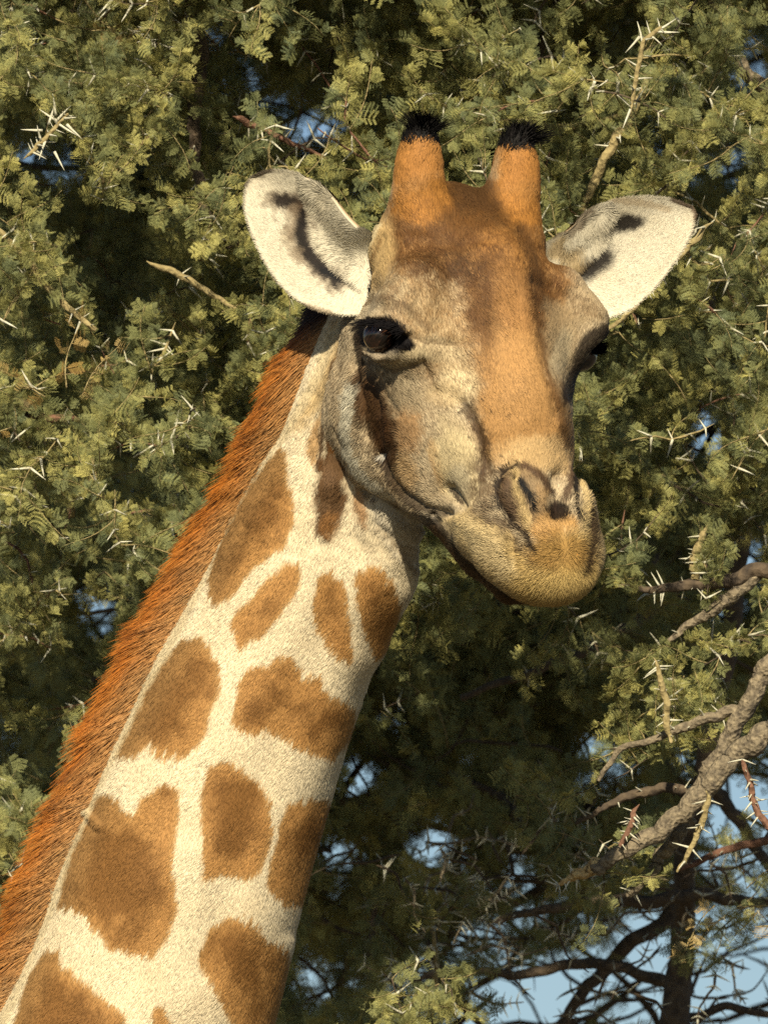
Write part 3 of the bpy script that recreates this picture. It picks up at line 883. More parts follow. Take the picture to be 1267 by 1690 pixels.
# ------------------------------------------------------------------ mane
NC = np.array([p for p, r in NECK_F]); NR = np.array([r for p, r in NECK_F])
def on_neck(t, ang):
    """t in 0..1 along the neck chain, ang in radians from image-left towards the back"""
    s_ = t * (len(NC) - 1)
    i = np.clip(np.floor(s_).astype(int), 0, len(NC) - 2); f = (s_ - i)[:, None]
    c = NC[i] * (1 - f) + NC[i + 1] * f
    r = NR[i] * (1 - f[:, 0]) + NR[i + 1] * f[:, 0]
    ax = norm(NC[np.minimum(i + 1, len(NC) - 1)] - NC[i])
    left = norm(np.cross(ax, np.array((0, 1.0, 0))))
    left = np.where(left[:, :1] > 0, -left, left)
    back = norm(np.cross(ax, left)); back = np.where(back[:, 1:2] < 0, -back, back)
    dr = left * np.cos(ang)[:, None] + back * np.sin(ang)[:, None]
    return c + dr * r[:, None], dr, ax
nm = 62000
t = rng.random(nm) ** 0.9 * 0.93
t = 0.01 + t
ang = R(-22) + rng.random(nm) ** 1.1 * R(62)
clump = np.floor(t * 420) / 420
Pm, Nm, ax = on_neck(t, ang)
cn = noise(np.c_[t * 900, ang * 40, t * 0], 4, 101); cn2 = noise(np.c_[t * 900, ang * 10, t * 0], 17, 102)
top = smooth(0.12, 0.02, t)
L = (108 + 12 * cn2 + 5 * cn) * rng.uniform(0.7, 1.12, nm) * smooth(-0.5, 0.15, ang) ** 0.7 * (1 - 0.35 * smooth(0.13, 0.04, t))
L = np.maximum(L, 14)
dirv = norm(Nm * 0.9 + ax * (0.75 + 0.25 * cn2)[:, None] + np.array((0, -0.12, 0)) + 0.07 * rng.normal(size=(nm, 3)) + 0.05 * cn[:, None] * np.array((0.3, 0, 1.0)))
K = 6
pts = np.zeros((nm, K, 3)); pts[:, 0] = Pm - Nm * 4
for k in range(1, K):
    tt = k / (K - 1)
    v = norm(dirv + ax * 0.35 * tt * (1 + 0.4 * cn2)[:, None] - Nm * 0.10 * tt)
    pts[:, k] = pts[:, k - 1] + v * (L / (K - 1))[:, None]
mc = np.tile(alb(196, 112, 36), (nm, 1))
q = smooth(-0.4, 0.5, noise(np.c_[t * 900, ang * 60, t * 0], 7, 103) + 0.4 * rng.normal(size=nm))[:, None]
mc = mc * (1 - 0.5 * q) + alb(206, 132, 52) * 0.5 * q
dk = smooth(0.05, 0.75, noise(np.c_[t * 900, ang * 30, t * 0], 12, 104) + 0.3 * rng.normal(size=nm))[:, None]
mc = mc * (1 - 0.65 * dk) + alb(84, 44, 18) * 0.65 * dk
root = (smooth(R(2), R(-20), ang) * 0.6)[:, None]
mc = mc * (1 - root) + alb(190, 150, 96) * root
tp = smooth(0.085, 0.05, t)[:, None]
mc = mc * (1 - tp) + alb(52, 26, 14) * tp  # shadow of the ear, painted into the topmost mane hairs
mane = curves_np('mane', loc(pts), np.array((0.65, 0.62, 0.55, 0.45, 0.32, 0.12)) * S, vary(mc, Pm, 0.2), Nm, M_MANE, giraffe)

# ------------------------------------------------------------------ tufts, eyes, lashes
for sg in (1, -1):
    n = 5200
    c0 = H(sg * 94, -306, 94)
    axo = norm(norm(H(0, -306, 94) - H(0, -240, 56)) + np.array((0, 0, 0.5)))
    dd = norm(rng.normal(size=(n, 3)))
    dd = norm(dd + axo * 0.55)
    Pt = c0 - axo * 8 + dd * 27.0
    lean = np.array((0.12, 0, 0)) if sg == 1 else np.array((0.35, 0, 0.1))
    side = np.clip((dd * axo).sum(1), -0.2, 1)
    Lt = (14 + 42 * np.clip(side, 0, 1)) * rng.uniform(0.4, 1.25, n) * (1 + 0.35 * noise(Pt, 9, 110))
    pts = strands(Pt, dd, np.tile(axo + lean, (n, 1)), Lt, 0.45, 4, jit=0.3)
    tuft = curves_np('ossicone_tuft', loc(pts), np.array((0.7, 0.6, 0.5, 0.15)) * S, vary(np.tile(alb(24, 20, 17), (n, 1)), Pt, 0.3), dd, M_FUR, giraffe)

def eye_mat():
    m, nt, b = new_mat('eye')
    N_, L_ = nt.nodes, nt.links
    tc = N_.new('ShaderNodeTexCoord')
    nz = N_.new('ShaderNodeTexNoise'); nz.inputs['Scale'].default_value = 90; nz.inputs['Detail'].default_value = 6
    L_.new(tc.outputs['Object'], nz.inputs['Vector'])
    cr_ = N_.new('ShaderNodeValToRGB')
    cr_.color_ramp.elements[0].position = 0.35; cr_.color_ramp.elements[0].color = (0.004, 0.003, 0.002, 1)
    cr_.color_ramp.elements[1].position = 0.75; cr_.color_ramp.elements[1].color = (0.05, 0.022, 0.012, 1)
    L_.new(nz.outputs[0], cr_.inputs[0]); L_.new(cr_.outputs[0], b.inputs['Base Color'])
    b.inputs['Roughness'].default_value = 0.07
    b.inputs['Specular IOR Level'].default_value = 0.8
    return m
M_EYE = eye_mat()
def sphere(c, r, nu=40, nv=24):
    V, F = [], []
    for i in range(nv + 1):
        a = math.pi * i / nv
        for j in range(nu):
            b = 2 * math.pi * j / nu
            V.append((math.sin(a) * math.cos(b), math.sin(a) * math.sin(b), math.cos(a)))
    for i in range(nv):
        for j in range(nu):
            F.append((i * nu + j, (i + 1) * nu + j, (i + 1) * nu + (j + 1) % nu, i * nu + (j + 1) % nu))
    return np.array(V) * r + np.asarray(c), np.array(F)
for i, e in enumerate(EYES):
    V, F = sphere(e, EYE_R)
    mesh_np('eye', loc(V), F, M_EYE, giraffe)
    sg = 1 if i == 0 else -1
    # upper lashes: a fan rooted along the lid, sweeping back
    o_ = norm(sg * HB[0] * 0.95 + HB[2] * 0.3)
    f_ = norm(HB[1] * 0.62 + HB[2] * 0.78); f_ = norm(f_ - (f_ @ o_) * o_)
    up = np.cross(o_, f_); up = up if up[2] > 0 else -up
    n = 150 if sg > 0 else 520
    u = rng.random(n) ** 0.8 * 2 - 1                              # -1 back corner, 1 front corner
    Pl = e + o_ * (20 - 10 * u[:, None] ** 2) + f_ * (u * 32 + 4)[:, None] + up[None] * (20 * np.sqrt(1 - 0.8 * u ** 2))[:, None]
    dl = norm(o_ * 0.9 - up * 0.05 - f_ * (0.75 - 0.2 * u)[:, None] + 0.09 * rng.normal(size=(n, 3)))
    if sg > 0:
        lp = np.array(((596, -104, -534), (618, -144, -530), (645, -166, -535), (668, -172, -550)), float)
        tq = (u + 1) / 2 * 3
        Pl = np.stack([np.interp(tq, np.arange(4), lp[:, j]) for j in range(3)], 1) + rng.normal(size=(n, 3)) * 1.5
        dl = norm(np.array((-0.9, -0.45, 0.1)) + np.array((0.35, -0.35, -0.1)) * ((u + 1) / 2)[:, None] + 0.10 * rng.normal(size=(n, 3)))
    pts = np.zeros((n, 5, 3)); pts[:, 0] = Pl
    Ll = rng.uniform(20, 44, n) * (1.25 - 0.55 * (u + 1) / 2) * (1.25 if sg < 0 else 1)
    for k in range(1, 5):
        v = norm(dl + np.array((0, 0, -0.35)) * (1 - 0.6 * k / 4) )
        pts[:, k] = pts[:, k - 1] + v * (Ll / 4)[:, None]
    curves_np('eyelashes', loc(pts), np.array((0.6, 0.55, 0.45, 0.35, 0.1)) * S, np.tile(alb(20, 15, 12), (n, 1)), np.tile(o_, (n, 1)), M_FUR, giraffe)
#GIRAFFE_END

# ------------------------------------------------------------------ ground
def ground():
    m, nt, b = new_mat('dry_sand')
    N_, L_ = nt.nodes, nt.links
    tc = N_.new('ShaderNodeTexCoord')
    nz = N_.new('ShaderNodeTexNoise'); nz.inputs['Scale'].default_value = 0.8; nz.inputs['Detail'].default_value = 8
    L_.new(tc.outputs['Object'], nz.inputs['Vector'])
    cr_ = N_.new('ShaderNodeValToRGB')
    cr_.color_ramp.elements[0].position = 0.35; cr_.color_ramp.elements[0].color = (0.05, 0.045, 0.028, 1)
    cr_.color_ramp.elements[1].position = 0.7; cr_.color_ramp.elements[1].color = (0.13, 0.10, 0.06, 1)
    L_.new(nz.outputs[0], cr_.inputs[0]); L_.new(cr_.outputs[0], b.inputs['Base Color'])
    b.inputs['Roughness'].default_value = 0.95
    n = 40
    xs = np.concatenate([-np.geomspace(9000, 4, n), np.geomspace(4, 9000, n)])
    V = np.array([(x, y, -0.05 + 0.05 * math.sin(x * 0.31) * math.cos(y * 0.27)) for x in xs for y in xs])
    k = len(xs)
    F = np.array([(i * k + j, (i + 1) * k + j, (i + 1) * k + j + 1, i * k + j + 1) for i in range(k - 1) for j in range(k - 1)])
    o = mesh_np('ground', V, F, m)
    tag(o, 'dark dusty ground with sparse straw under the thorn tree', kind='structure')
ground()

# ------------------------------------------------------------------ thorn tree
def leaf_mat(name, c1, c2, c3):
    m, nt, b = new_mat(name)
    N_, L_ = nt.nodes, nt.links
    oi = N_.new('ShaderNodeObjectInfo')
    at_ = N_.new('ShaderNodeAttribute'); at_.attribute_name = 'tint'
    ad = N_.new('ShaderNodeMath'); ad.operation = 'ADD'
    ml = N_.new('ShaderNodeMath'); ml.operation = 'MULTIPLY'; ml.inputs[1].default_value = 0.55
    L_.new(oi.outputs['Random'], ml.inputs[0])
    m2 = N_.new('ShaderNodeMath'); m2.operation = 'MULTIPLY'; m2.inputs[1].default_value = 0.45
    L_.new(at_.outputs['Fac'], m2.inputs[0])
    L_.new(ml.outputs[0], ad.inputs[0]); L_.new(m2.outputs[0], ad.inputs[1])
    cr_ = N_.new('ShaderNodeValToRGB')
    e = cr_.color_ramp.elements
    e[0].position = 0.1; e[0].color = (*alb(*c1), 1)
    e[1].position = 0.9; e[1].color = (*alb(*c3), 1)
    x = e.new(0.5); x.color = (*alb(*c2), 1)
    L_.new(ad.outputs[0], cr_.inputs[0])
    L_.new(cr_.outputs[0], b.inputs['Base Color'])
    b.inputs['Roughness'].default_value = 0.6
    b.inputs['Specular IOR Level'].default_value = 0.15
    tr = N_.new('ShaderNodeBsdfTranslucent'); L_.new(cr_.outputs[0], tr.inputs[0])
    mx = N_.new('ShaderNodeMixShader'); mx.inputs[0].default_value = 0.04
    L_.new(b.outputs[0], mx.inputs[1]); L_.new(tr.outputs[0], mx.inputs[2])
    L_.new(mx.outputs[0], nt.nodes['Material Output'].inputs[0])
    return m
M_LEAF = leaf_mat('thorn_tree_leaf', (108, 114, 80), (144, 142, 88), (198, 184, 106))
M_DRY = leaf_mat('dry_leaf', (176, 140, 78), (206, 172, 108), (220, 190, 130))

def bark_mat(name, c1, c2, scale=60):
    m, nt, b = new_mat(name)
    N_, L_ = nt.nodes, nt.links
    tc = N_.new('ShaderNodeTexCoord')
    nz = N_.new('ShaderNodeTexNoise'); nz.inputs['Scale'].default_value = scale; nz.inputs['Detail'].default_value = 8; nz.inputs['Roughness'].default_value = 0.65
    vo = N_.new('ShaderNodeTexVoronoi'); vo.inputs['Scale'].default_value = scale * 1.6
    L_.new(tc.outputs['Object'], nz.inputs['Vector']); L_.new(tc.outputs['Object'], vo.inputs['Vector'])
    cr_ = N_.new('ShaderNodeValToRGB')
    cr_.color_ramp.elements[0].position = 0.35; cr_.color_ramp.elements[0].color = (*alb(*c1), 1)
    cr_.color_ramp.elements[1].position = 0.68; cr_.color_ramp.elements[1].color = (*alb(*c2), 1)
    L_.new(nz.outputs[0], cr_.inputs[0]); L_.new(cr_.outputs[0], b.inputs['Base Color'])
    bp = N_.new('ShaderNodeBump'); bp.inputs['Strength'].default_value = 0.8; bp.inputs['Distance'].default_value = 0.004
    ad = N_.new('ShaderNodeMath'); L_.new(nz.outputs[0], ad.inputs[0]); L_.new(vo.outputs['Distance'], ad.inputs[1])
    L_.new(ad.outputs[0], bp.inputs['Height']); L_.new(bp.outputs[0], b.inputs['Normal'])
    b.inputs['Roughness'].default_value = 0.9
    return m
M_BARK = bark_mat('grey_bark', (84, 72, 56), (164, 144, 112), 110)
M_BROWN = bark_mat('brown_bark', (62, 50, 38), (112, 92, 68))
M_TWIG = bark_mat('young_twig', (142, 122, 78), (178, 156, 104), 90)
M_RED = bark_mat('red_twig', (110, 74, 54), (146, 104, 78), 90)
M_THORN = bark_mat('thorn', (196, 184, 152), (232, 224, 196), 50)
M_SPLINT = bark_mat('bare_wood', (190, 150, 92), (226, 192, 128), 120)

def tube_mesh(P, Rr, sides=7, wob=0.0, seed=0):
    """open tapered tube along P (n,3) with radii Rr, capped"""
    P = np.asarray(P, float); n = len(P)
    T = norm(np.gradient(P, axis=0))
    ref = np.array((0.31, 0.2, 0.93))
    A = norm(np.cross(T, ref)); B = np.cross(T, A)
    a = np.arange(sides) * 2 * math.pi / sides
    rr = np.asarray(Rr, float)[:, None] * np.ones((1, sides))
    if wob:
        r_ = np.random.default_rng(seed)
        rr = rr * (1 + 0.6 * wob * r_.normal(size=(n, sides)) + 1.2 * wob * r_.normal(size=(1, sides)))
    V = P[:, None] + (A[:, None] * np.cos(a)[None, :, None] + B[:, None] * np.sin(a)[None, :, None]) * rr[:, :, None]
    V = V.reshape(-1, 3)
    F = [(i * sides + j, i * sides + (j + 1) % sides, (i + 1) * sides + (j + 1) % sides, (i + 1) * sides + j) for i in range(n - 1) for j in range(sides)]
    V = np.r_[V, P[:1], P[-1:]]
    e0, e1 = n * sides, n * sides + 1
    F += [(e0, (j + 1) % sides, j, j) for j in range(0)]
    tri = [(e0, (j + 1) % sides, j) for j in range(sides)] + [(e1, (n - 1) * sides + j, (n - 1) * sides + (j + 1) % sides) for j in range(sides)]
    return V, F, tri

def raw_mesh(name, V, faces, mat, mats=None, midx=None, tint=None, smooth_=True):
    me = bpy.data.meshes.new(name)
    tot = np.array([len(f) for f in faces], np.int32)
    flat = np.fromiter((i for f in faces for i in f), np.int32, int(tot.sum()))
    V = np.ascontiguousarray(V, np.float32)
    me.vertices.add(len(V)); me.vertices.foreach_set('co', V.ravel())
    me.loops.add(len(flat)); me.loops.foreach_set('vertex_index', flat)
    me.polygons.add(len(tot)); me.polygons.foreach_set('loop_start', np.r_[0, np.cumsum(tot)[:-1]].astype(np.int32))
    me.update(calc_edges=True)
    if smooth_: me.polygons.foreach_set('use_smooth', np.ones(len(tot), bool))
    for m in (mats or [mat]): me.materials.append(m)
    if midx is not None: me.polygons.foreach_set('material_index', np.asarray(midx, np.int32))
    if tint is not None:
        a = me.attributes.new('tint', 'FLOAT', 'POINT'); a.data.foreach_set('value', np.asarray(tint, np.float32))
    return me

def rot_to(v, roll=0.0):
    v = Vector(v).normalized()
    return (v.to_track_quat('X', 'Z').to_matrix() @ Matrix.Rotation(roll, 3, 'X'))

def pinnate_leaf(r_):
    """one twice-divided leaf along +X in its own plane; returns vertices and triangles"""
    L = r_.uniform(0.016, 0.026); npin = r_.integers(4, 8)
    V, F = [], []
    bend = r_.uniform(-0.5, 0.5); vee = r_.uniform(0.1, 0.6)
    def add(a, b, c):
        k = len(V); V.extend((a, b, c)); F.append((k, k + 1, k + 2))
    def rach(t): return np.array((L * t, 0.15 * L * bend * t * t, -0.35 * L * t * t))
    for i in range(16):
        pass
    w = 0.00035
    add(rach(0) + (0, w, 0), rach(0) - (0, w, 0), rach(1.0))
    for i in range(npin):
        t = 0.22 + 0.78 * i / (npin - 1)
        base = rach(t)
        pl = L * 0.50 * (0.75 + 0.5 * math.sin(math.pi * (0.2 + 0.7 * i / npin))) * r_.uniform(0.85, 1.1)
        for sd in (1, -1):
            ang = R(r_.uniform(48, 72)) * sd
            d = np.array((math.cos(ang), math.sin(ang) * math.cos(vee), abs(math.sin(ang)) * math.sin(vee)))
            nn = norm(np.array((0, -math.sin(vee) * sd, math.cos(vee))))
            side = np.cross(nn, d)
            nl = max(5, int(pl / 0.0015))
            for j in range(nl):
                u = (j + 0.6) / nl
                c = base + d * pl * u
                ll = 0.0025 * (0.7 + 0.5 * math.sin(math.pi * (0.15 + 0.75 * u)))
                for s2 in (1, -1):
                    o_ = norm(side * s2 + d * 0.55 + nn * r_.uniform(-0.1, 0.35))
                    add(c - d * 0.00055, c + d * 0.00055 + o_ * ll * 0.15, c + o_ * ll + d * 0.0002)
    return np.array(V), np.array(F)

def spray_mesh(name, seed, mat, twig_mat, nodes=9, length=0.11, per=(2, 4), thorns=False):
    r_ = np.random.default_rng(seed)
    ts = np.linspace(0, 1, 7)
    P = np.stack([length * ts, 0.012 * np.sin(ts * 3 + seed), 0.008 * np.cos(ts * 4 + seed) - 0.008], 1)
    P -= P[0]
    tv, tq, tt = tube_mesh(P, 0.0015 * (1 - 0.7 * ts), 4)
    V = [tv]; F = [list(f) for f in tq] + [list(f) for f in tt]; mi = [1] * len(F); tint = [np.full(len(tv), 0.5)]
    off = len(tv)
    for k in range(nodes):
        t = (k + 0.5) / nodes
        p = np.array([np.interp(t, ts, P[:, i]) for i in range(3)])
        for q in range(r_.integers(per[0], per[1] + 1)):
            lv_, lf = pinnate_leaf(r_)
            phi = r_.uniform(0, 2 * math.pi)
            d = norm(np.array((r_.uniform(-0.1, 0.9), math.cos(phi), math.sin(phi) * 0.8 + 0.15)))
            M = np.array(rot_to(d, r_.uniform(-0.7, 0.7)))
            lv_ = lv_ @ M.T * r_.uniform(0.75, 1.15) + p
            V.append(lv_); F.extend((lf + off).tolist()); mi.extend([0] * len(lf))
            tint.append(np.full(len(lv_), r_.random())); off += len(lv_)
        if thorns and r_.random() < 0.6:
            pass
    return raw_mesh(name, np.concatenate(V), F, None, [mat, twig_mat], mi, np.concatenate(tint), False)

def thorn_mesh(seed):
    r_ = np.random.default_rng(seed)
    L = 0.03; ts = np.linspace(0, 1, 5)
    P = np.stack([L * ts, 0.0012 * ts ** 2 * r_.uniform(-1, 1), 0.0015 * ts ** 2], 1)
    v, q, t = tube_mesh(P, 0.0021 * (1 - ts) ** 0.7 + 0.0002, 5)
    return raw_mesh('thorn', v, [list(f) for f in q] + [list(f) for f in t], M_THORN)

tree = bpy.data.objects.new('thorn_tree', None)
COL.objects.link(tree)
tb = at(1118, 1690, 2.3)
tree.location = (tb.x, tb.y, 0)
tag(tree, 'dense green thorn tree with white thorns and grey branches filling the background', 'tree')
TO = np.array(tree.location)
bpy.context.view_layer.update()
def child(name, me, M=None, parent=None, kind=None, label=None):
    o = bpy.data.objects.new(name, me)
    COL.objects.link(o)
    o.parent = parent or tree
    if M is not None: o.matrix_local = M
    if kind: o['kind'] = kind
    if label: o['label'] = label
    return o
def pix(pts, dep):
    return np.array([np.array(at(p[0], p[1], (dep if len(p) < 4 else p[3]))) for p in pts])
def limb(name, pts, dep, mat, sides=9, wob=0.05, label=None, seed=1):
    """pts: (px, py, radius px[, depth m]); smooth tapered limb in world space"""
    A = np.array([[*at(p[0], p[1], (dep if len(p) < 4 else p[3])), p[2] * S * (1 + dep / DIST)] for p in pts])
    n = max(12, 9 * len(pts))
    t0 = np.linspace(0, 1, len(A)); t = np.linspace(0, 1, n)
    r_ = np.random.default_rng(seed)
    out = np.stack([np.interp(t, t0, A[:, i]) for i in range(4)], 1)
    for _ in range(2): out[1:-1] = out[1:-1] * 0.5 + 0.25 * (out[:-2] + out[2:])
    def soft(a, k_):
        for _ in range(k_): a[1:-1] = a[1:-1] * 0.4 + 0.3 * (a[:-2] + a[2:])
        return a
    out[:, :3] += soft(r_.normal(size=(n, 3)), 3) * out[:, 3:4] * 0.5
    out[:, 3] *= 1 + soft(r_.normal(size=n), 2) * wob * 0.9
    if label is None and pts[0][2] < 9 and 0 < pts[0][0] < 1267 and 0 < pts[0][1] < 1690:
        out[:6, 3] *= np.array((0.15, 0.35, 0.55, 0.75, 0.88, 0.95))
    v, q, tr = tube_mesh(out[:, :3] - TO, out[:, 3], sides + 4, wob * 0.5, seed)
    me = raw_mesh(name, v, [list(f) for f in q] + [list(f) for f in tr], mat)
    return child(name, me, label=label), out
LIMBS = []
def L_(*a, **k):
    o, out = limb(*a, **k); LIMBS.append(out); return o

# trunk down to the ground, and the limbs that show
L_('trunk', [(1240, 4600, 95, 2.4), (1190, 3300, 70, 2.35), (1150, 2300, 46, 2.3), (1112, 1690, 23, 2.3), (1122, 1560, 20, 2.3), (1128, 1450, 17, 2.25), (1150, 1300, 15, 2.2), (1200, 1100, 14, 2.2), (1230, 900, 16, 2.2), (1180, 600, 14, 2.1), (1100, 200, 12, 2.0), (1000, -300, 8, 1.9)], 2.3, M_BROWN, 12, 0.07, seed=3)
L_('branch', [(1330, 1165, 24), (1267, 1203, 20), (1225, 1235, 19), (1175, 1295, 17), (1120, 1345, 16), (1060, 1390, 14), (1005, 1422, 12), (975, 1436, 10)], 0.40, M_BARK, 12, 0.06, 'thick grey broken branch lit by the sun', 4)
L_('branch_stub', [(985, 1430, 11), (955, 1444, 8), (930, 1456, 4), (918, 1462, 1)], 0.40, M_SPLINT, 7, 0.2, 'pale splintered end of the broken branch', 5)
L_('branch', [(1300, 1060, 17), (1258, 1120, 15), (1222, 1185, 14), (1185, 1245, 13), (1158, 1295, 12), (1135, 1335, 11)], 0.5, M_BARK, 10, 0.06, seed=6)
L_('branch', [(1140, 1345, 13), (1105, 1400, 12), (1075, 1438, 10), (1048, 1468, 8), (1038, 1480, 6)], 0.46, M_BARK, 9, 0.06, seed=7)
L_('branch', [(1135, 1305, 9), (1085, 1302, 9), (1040, 1313, 8), (1000, 1330, 6), (950, 1360, 3)], 0.55, M_BROWN, seed=8)
L_('branch', [(1225, 1172, 10), (1180, 1183, 9), (1133, 1197, 8), (1090, 1215, 6), (1020, 1240, 5), (985, 1290, 4)], 0.5, M_BARK, seed=9)
L_('branch', [(1330, 935, 15), (1240, 945, 13), (1180, 958, 11), (1130, 970, 9), (1070, 972, 6), (1020, 965, 3)], 0.6, M_BROWN, seed=10)
L_('branch', [(1255, 945, 12), (1205, 985, 12), (1170, 1012, 10), (1140, 1030, 7), (1100, 1060, 4)], 0.6, M_BARK, seed=11)
L_('branch', [(1120, 965, 11), (1060, 1020, 10), (1010, 1050, 9), (940, 1085, 8), (860, 1115, 7), (760, 1150, 5)], 2.2, M_BROWN, seed=12)
L_('branch', [(1162, 870, 6), (1150, 905, 8), (1143, 925, 8), (1150, 965, 7)], 0.6, M_TWIG, seed=13)
L_('branch', [(1175, 0, 8), (1185, 30, 9), (1205, 75, 10), (1240, 130, 12), (1300, 175, 14)], 0.9, M_BARK, seed=14)
L_('branch', [(935, -40, 9), (915, 20, 9), (890, 80, 8), (850, 140, 7), (805, 200, 5), (780, 235, 3)], 1.0, M_BROWN, seed=15)
L_('branch', [(1075, 110, 4), (1060, 150, 6), (1030, 205, 8), (1000, 255, 8), (975, 310, 7), (960, 350, 5)], 0.7, M_TWIG, seed=16)
L_('branch', [(1175, 365, 4), (1140, 400, 6), (1100, 440, 7), (1060, 490, 6), (1030, 525, 5), (1000, 545, 3)], 0.45, M_TWIG, seed=17)
L_('branch', [(300, -60, 13), (315, 20, 13), (332, 100, 13), (326, 160, 12), (322, 210, 11), (318, 270, 10), (335, 330, 7), (370, 400, 4)], 0.8, M_BROWN, 9, 0.08, seed=18)
L_('branch', [(385, 192, 6), (420, 206, 6), (460, 225, 5), (505, 245, 4), (540, 262, 2)], 0.8, M_RED, seed=19)
L_('branch', [(-30, 355, 6), (20, 400, 6), (60, 450, 6), (105, 500, 6), (155, 545, 4)], 0.5, M_TWIG, seed=20)
L_('branch', [(-30, 690, 9), (50, 685, 8), (100, 690, 7), (150, 694, 4), (220, 700, 3)], 0.7, M_RED, seed=21)
L_('branch', [(30, 660, 15), (70, 710, 14), (95, 760, 12), (110, 800, 9), (120, 850, 6)], 0.9, M_TWIG, seed=22)
L_('branch', [(240, 430, 5), (300, 455, 6), (350, 485, 5), (390, 510, 3)], 0.6, M_TWIG, seed=23)
L_('branch', [(1222, 1250, 4), (1236, 1290, 5), (1248, 1335, 6), (1275, 1375, 6)], 0.36, M_RED, seed=24)
L_('branch', [(1300, 1378, 8), (1220, 1398, 7), (1160, 1418, 6), (1120, 1435, 4)], 1.4, M_RED, seed=25)
L_('branch', [(1170, 1310, 6), (1160, 1350, 6), (1148, 1385, 5), (1130, 1420, 4), (1115, 1440, 2)], 0.36, M_TWIG, seed=26)
L_('branch', [(1052, 1330, 5), (1040, 1360, 5), (1025, 1395, 4)], 0.38, M_RED, seed=27)
L_('branch', [(1080, 1085, 3), (1090, 1120, 5), (1100, 1160, 6), (1098, 1195, 6), (1110, 1225, 3)], 0.4, M_TWIG, seed=28)
L_('branch', [(1320, 1480, 9), (1240, 1490, 9), (1150, 1478, 11), (1060, 1490, 12), (980, 1482, 10), (900, 1500, 8), (820, 1520, 6)], 2.2, M_BROWN, seed=29)
L_('branch', [(1130, 1640, 12), (1040, 1600, 10), (950, 1590, 9), (850, 1610, 8), (760, 1600, 6), (680, 1620, 4)], 2.6, M_BROWN, seed=30)
L_('branch', [(1110, 1690, 8), (1200, 1660, 7), (1290, 1680, 6)], 2.5, M_BROWN, seed=31)
L_('branch', [(700, 1720, 6), (712, 1660, 6), (722, 1600, 5), (715, 1540, 3)], 1.3, M_TWIG, seed=32)
L_('branch', [(800, 190, 4), (850, 205, 5), (930, 210, 6), (985, 200, 5), (1020, 190, 4)], 0.9, M_TWIG, seed=33)
L_('branch', [(560, 1330, 9), (640, 1310, 9), (720, 1300, 9), (800, 1290, 8), (900, 1270, 8), (1000, 1262, 7)], 3.2, M_BROWN, seed=34)
L_('branch', [(1120, 1500, 14), (1020, 1580, 12), (960, 1640, 10), (900, 1720, 8)], 2.8, M_BROWN, seed=35)
L_('branch', [(1180, 1300, 12), (1230, 1370, 10), (1275, 1440, 9), (1330, 1480, 8)], 2.5, M_BROWN, seed=36)

L_('branch', [(40, 262, 3), (62, 240, 4), (80, 222, 4), (97, 203, 3), (112, 188, 2)], 0.36, M_TWIG, seed=41)
L_('branch', [(1040, 190, 3), (1050, 120, 4), (1062, 66, 4), (1092, 44, 3)], 0.36, M_TWIG, seed=42)
for k in range(75):                                          # bare dead twigs low in the crown
    x0, y0 = random.uniform(620, 1270), random.uniform(1380, 1700)
    a0 = random.uniform(0, 6.28); ln = random.uniform(70, 190)
    L_('branch', [(x0, y0, 2.8), (x0 + ln * .35 * math.cos(a0), y0 + ln * .3 * math.sin(a0) - 8, 2.3), (x0 + ln * .7 * math.cos(a0 + .3), y0 + ln * .6 * math.sin(a0 + .3), 1.7), (x0 + ln * math.cos(a0 + .2), y0 + ln * .9 * math.sin(a0 + .2), 1)], random.uniform(1.6, 3.2), (M_BROWN, M_BARK)[k % 2], 6, seed=50 + k)

# wandering branchlets through the crown, leaf sprays along them
HOLES = [(505, 208, 30, 20), (560, 195, 18, 14), (845, 165, 16, 10), (1170, 722, 40, 24), (160, 1015, 24, 28), (300, 60, 10, 8), (600, 1290, 26, 24), (555, 1400, 20, 18), (1215, 1335, 44, 46),
         (870, 1655, 95, 42), (1235, 1620, 46, 60), (1085, 1590, 34, 60), (1190, 1580, 30, 50), (700, 1400, 30, 26), (690, 1590, 22, 14), (1160, 1515, 16, 20), (985, 1375, 16, 20), (1015, 1275, 28, 24), (975, 1225, 24, 14),
         (1235, 110, 26, 30), (1240, 930, 30, 30), (1095, 215, 22, 20), (1210, 290, 24, 22), (115, 285, 16, 20), (240, 270, 14, 16), (205, 525, 14, 10), (960, 800, 14, 10), (1120, 90, 10, 12), (1200, 1010, 26, 20),
         (650, 1180, 14, 20), (775, 1250, 16, 20), (730, 1360, 20, 16), (520, 1620, 18, 26), (860, 1440, 18, 22), (940, 1240, 16, 10), (1140, 1240, 20, 16), (780, 1540, 20, 10), (1050, 1530, 20, 14),
         (1175, 1400, 24, 20), (985, 1555, 20, 12), (1265, 1320, 20, 26), (60, 300, 14, 10), (430, 130, 16, 10), (370, 60, 10, 12), (1000, 70, 14, 10), (1140, 300, 14, 12), (930, 270, 10, 12), (200, 800, 16, 14), (250, 765, 12, 16), (60, 930, 12, 12), (1130, 560, 10, 12), (760, 100, 12, 8)]
HO_ = np.array(HOLES, float)
def in_hole(px, py, grow=1.0):
    q = ((px[:, None] - HO_[None, :, 0]) / (HO_[None, :, 2] * grow)) ** 2 + ((py[:, None] - HO_[None, :, 1]) / (HO_[None, :, 3] * grow)) ** 2
    return (q < 1).any(1)

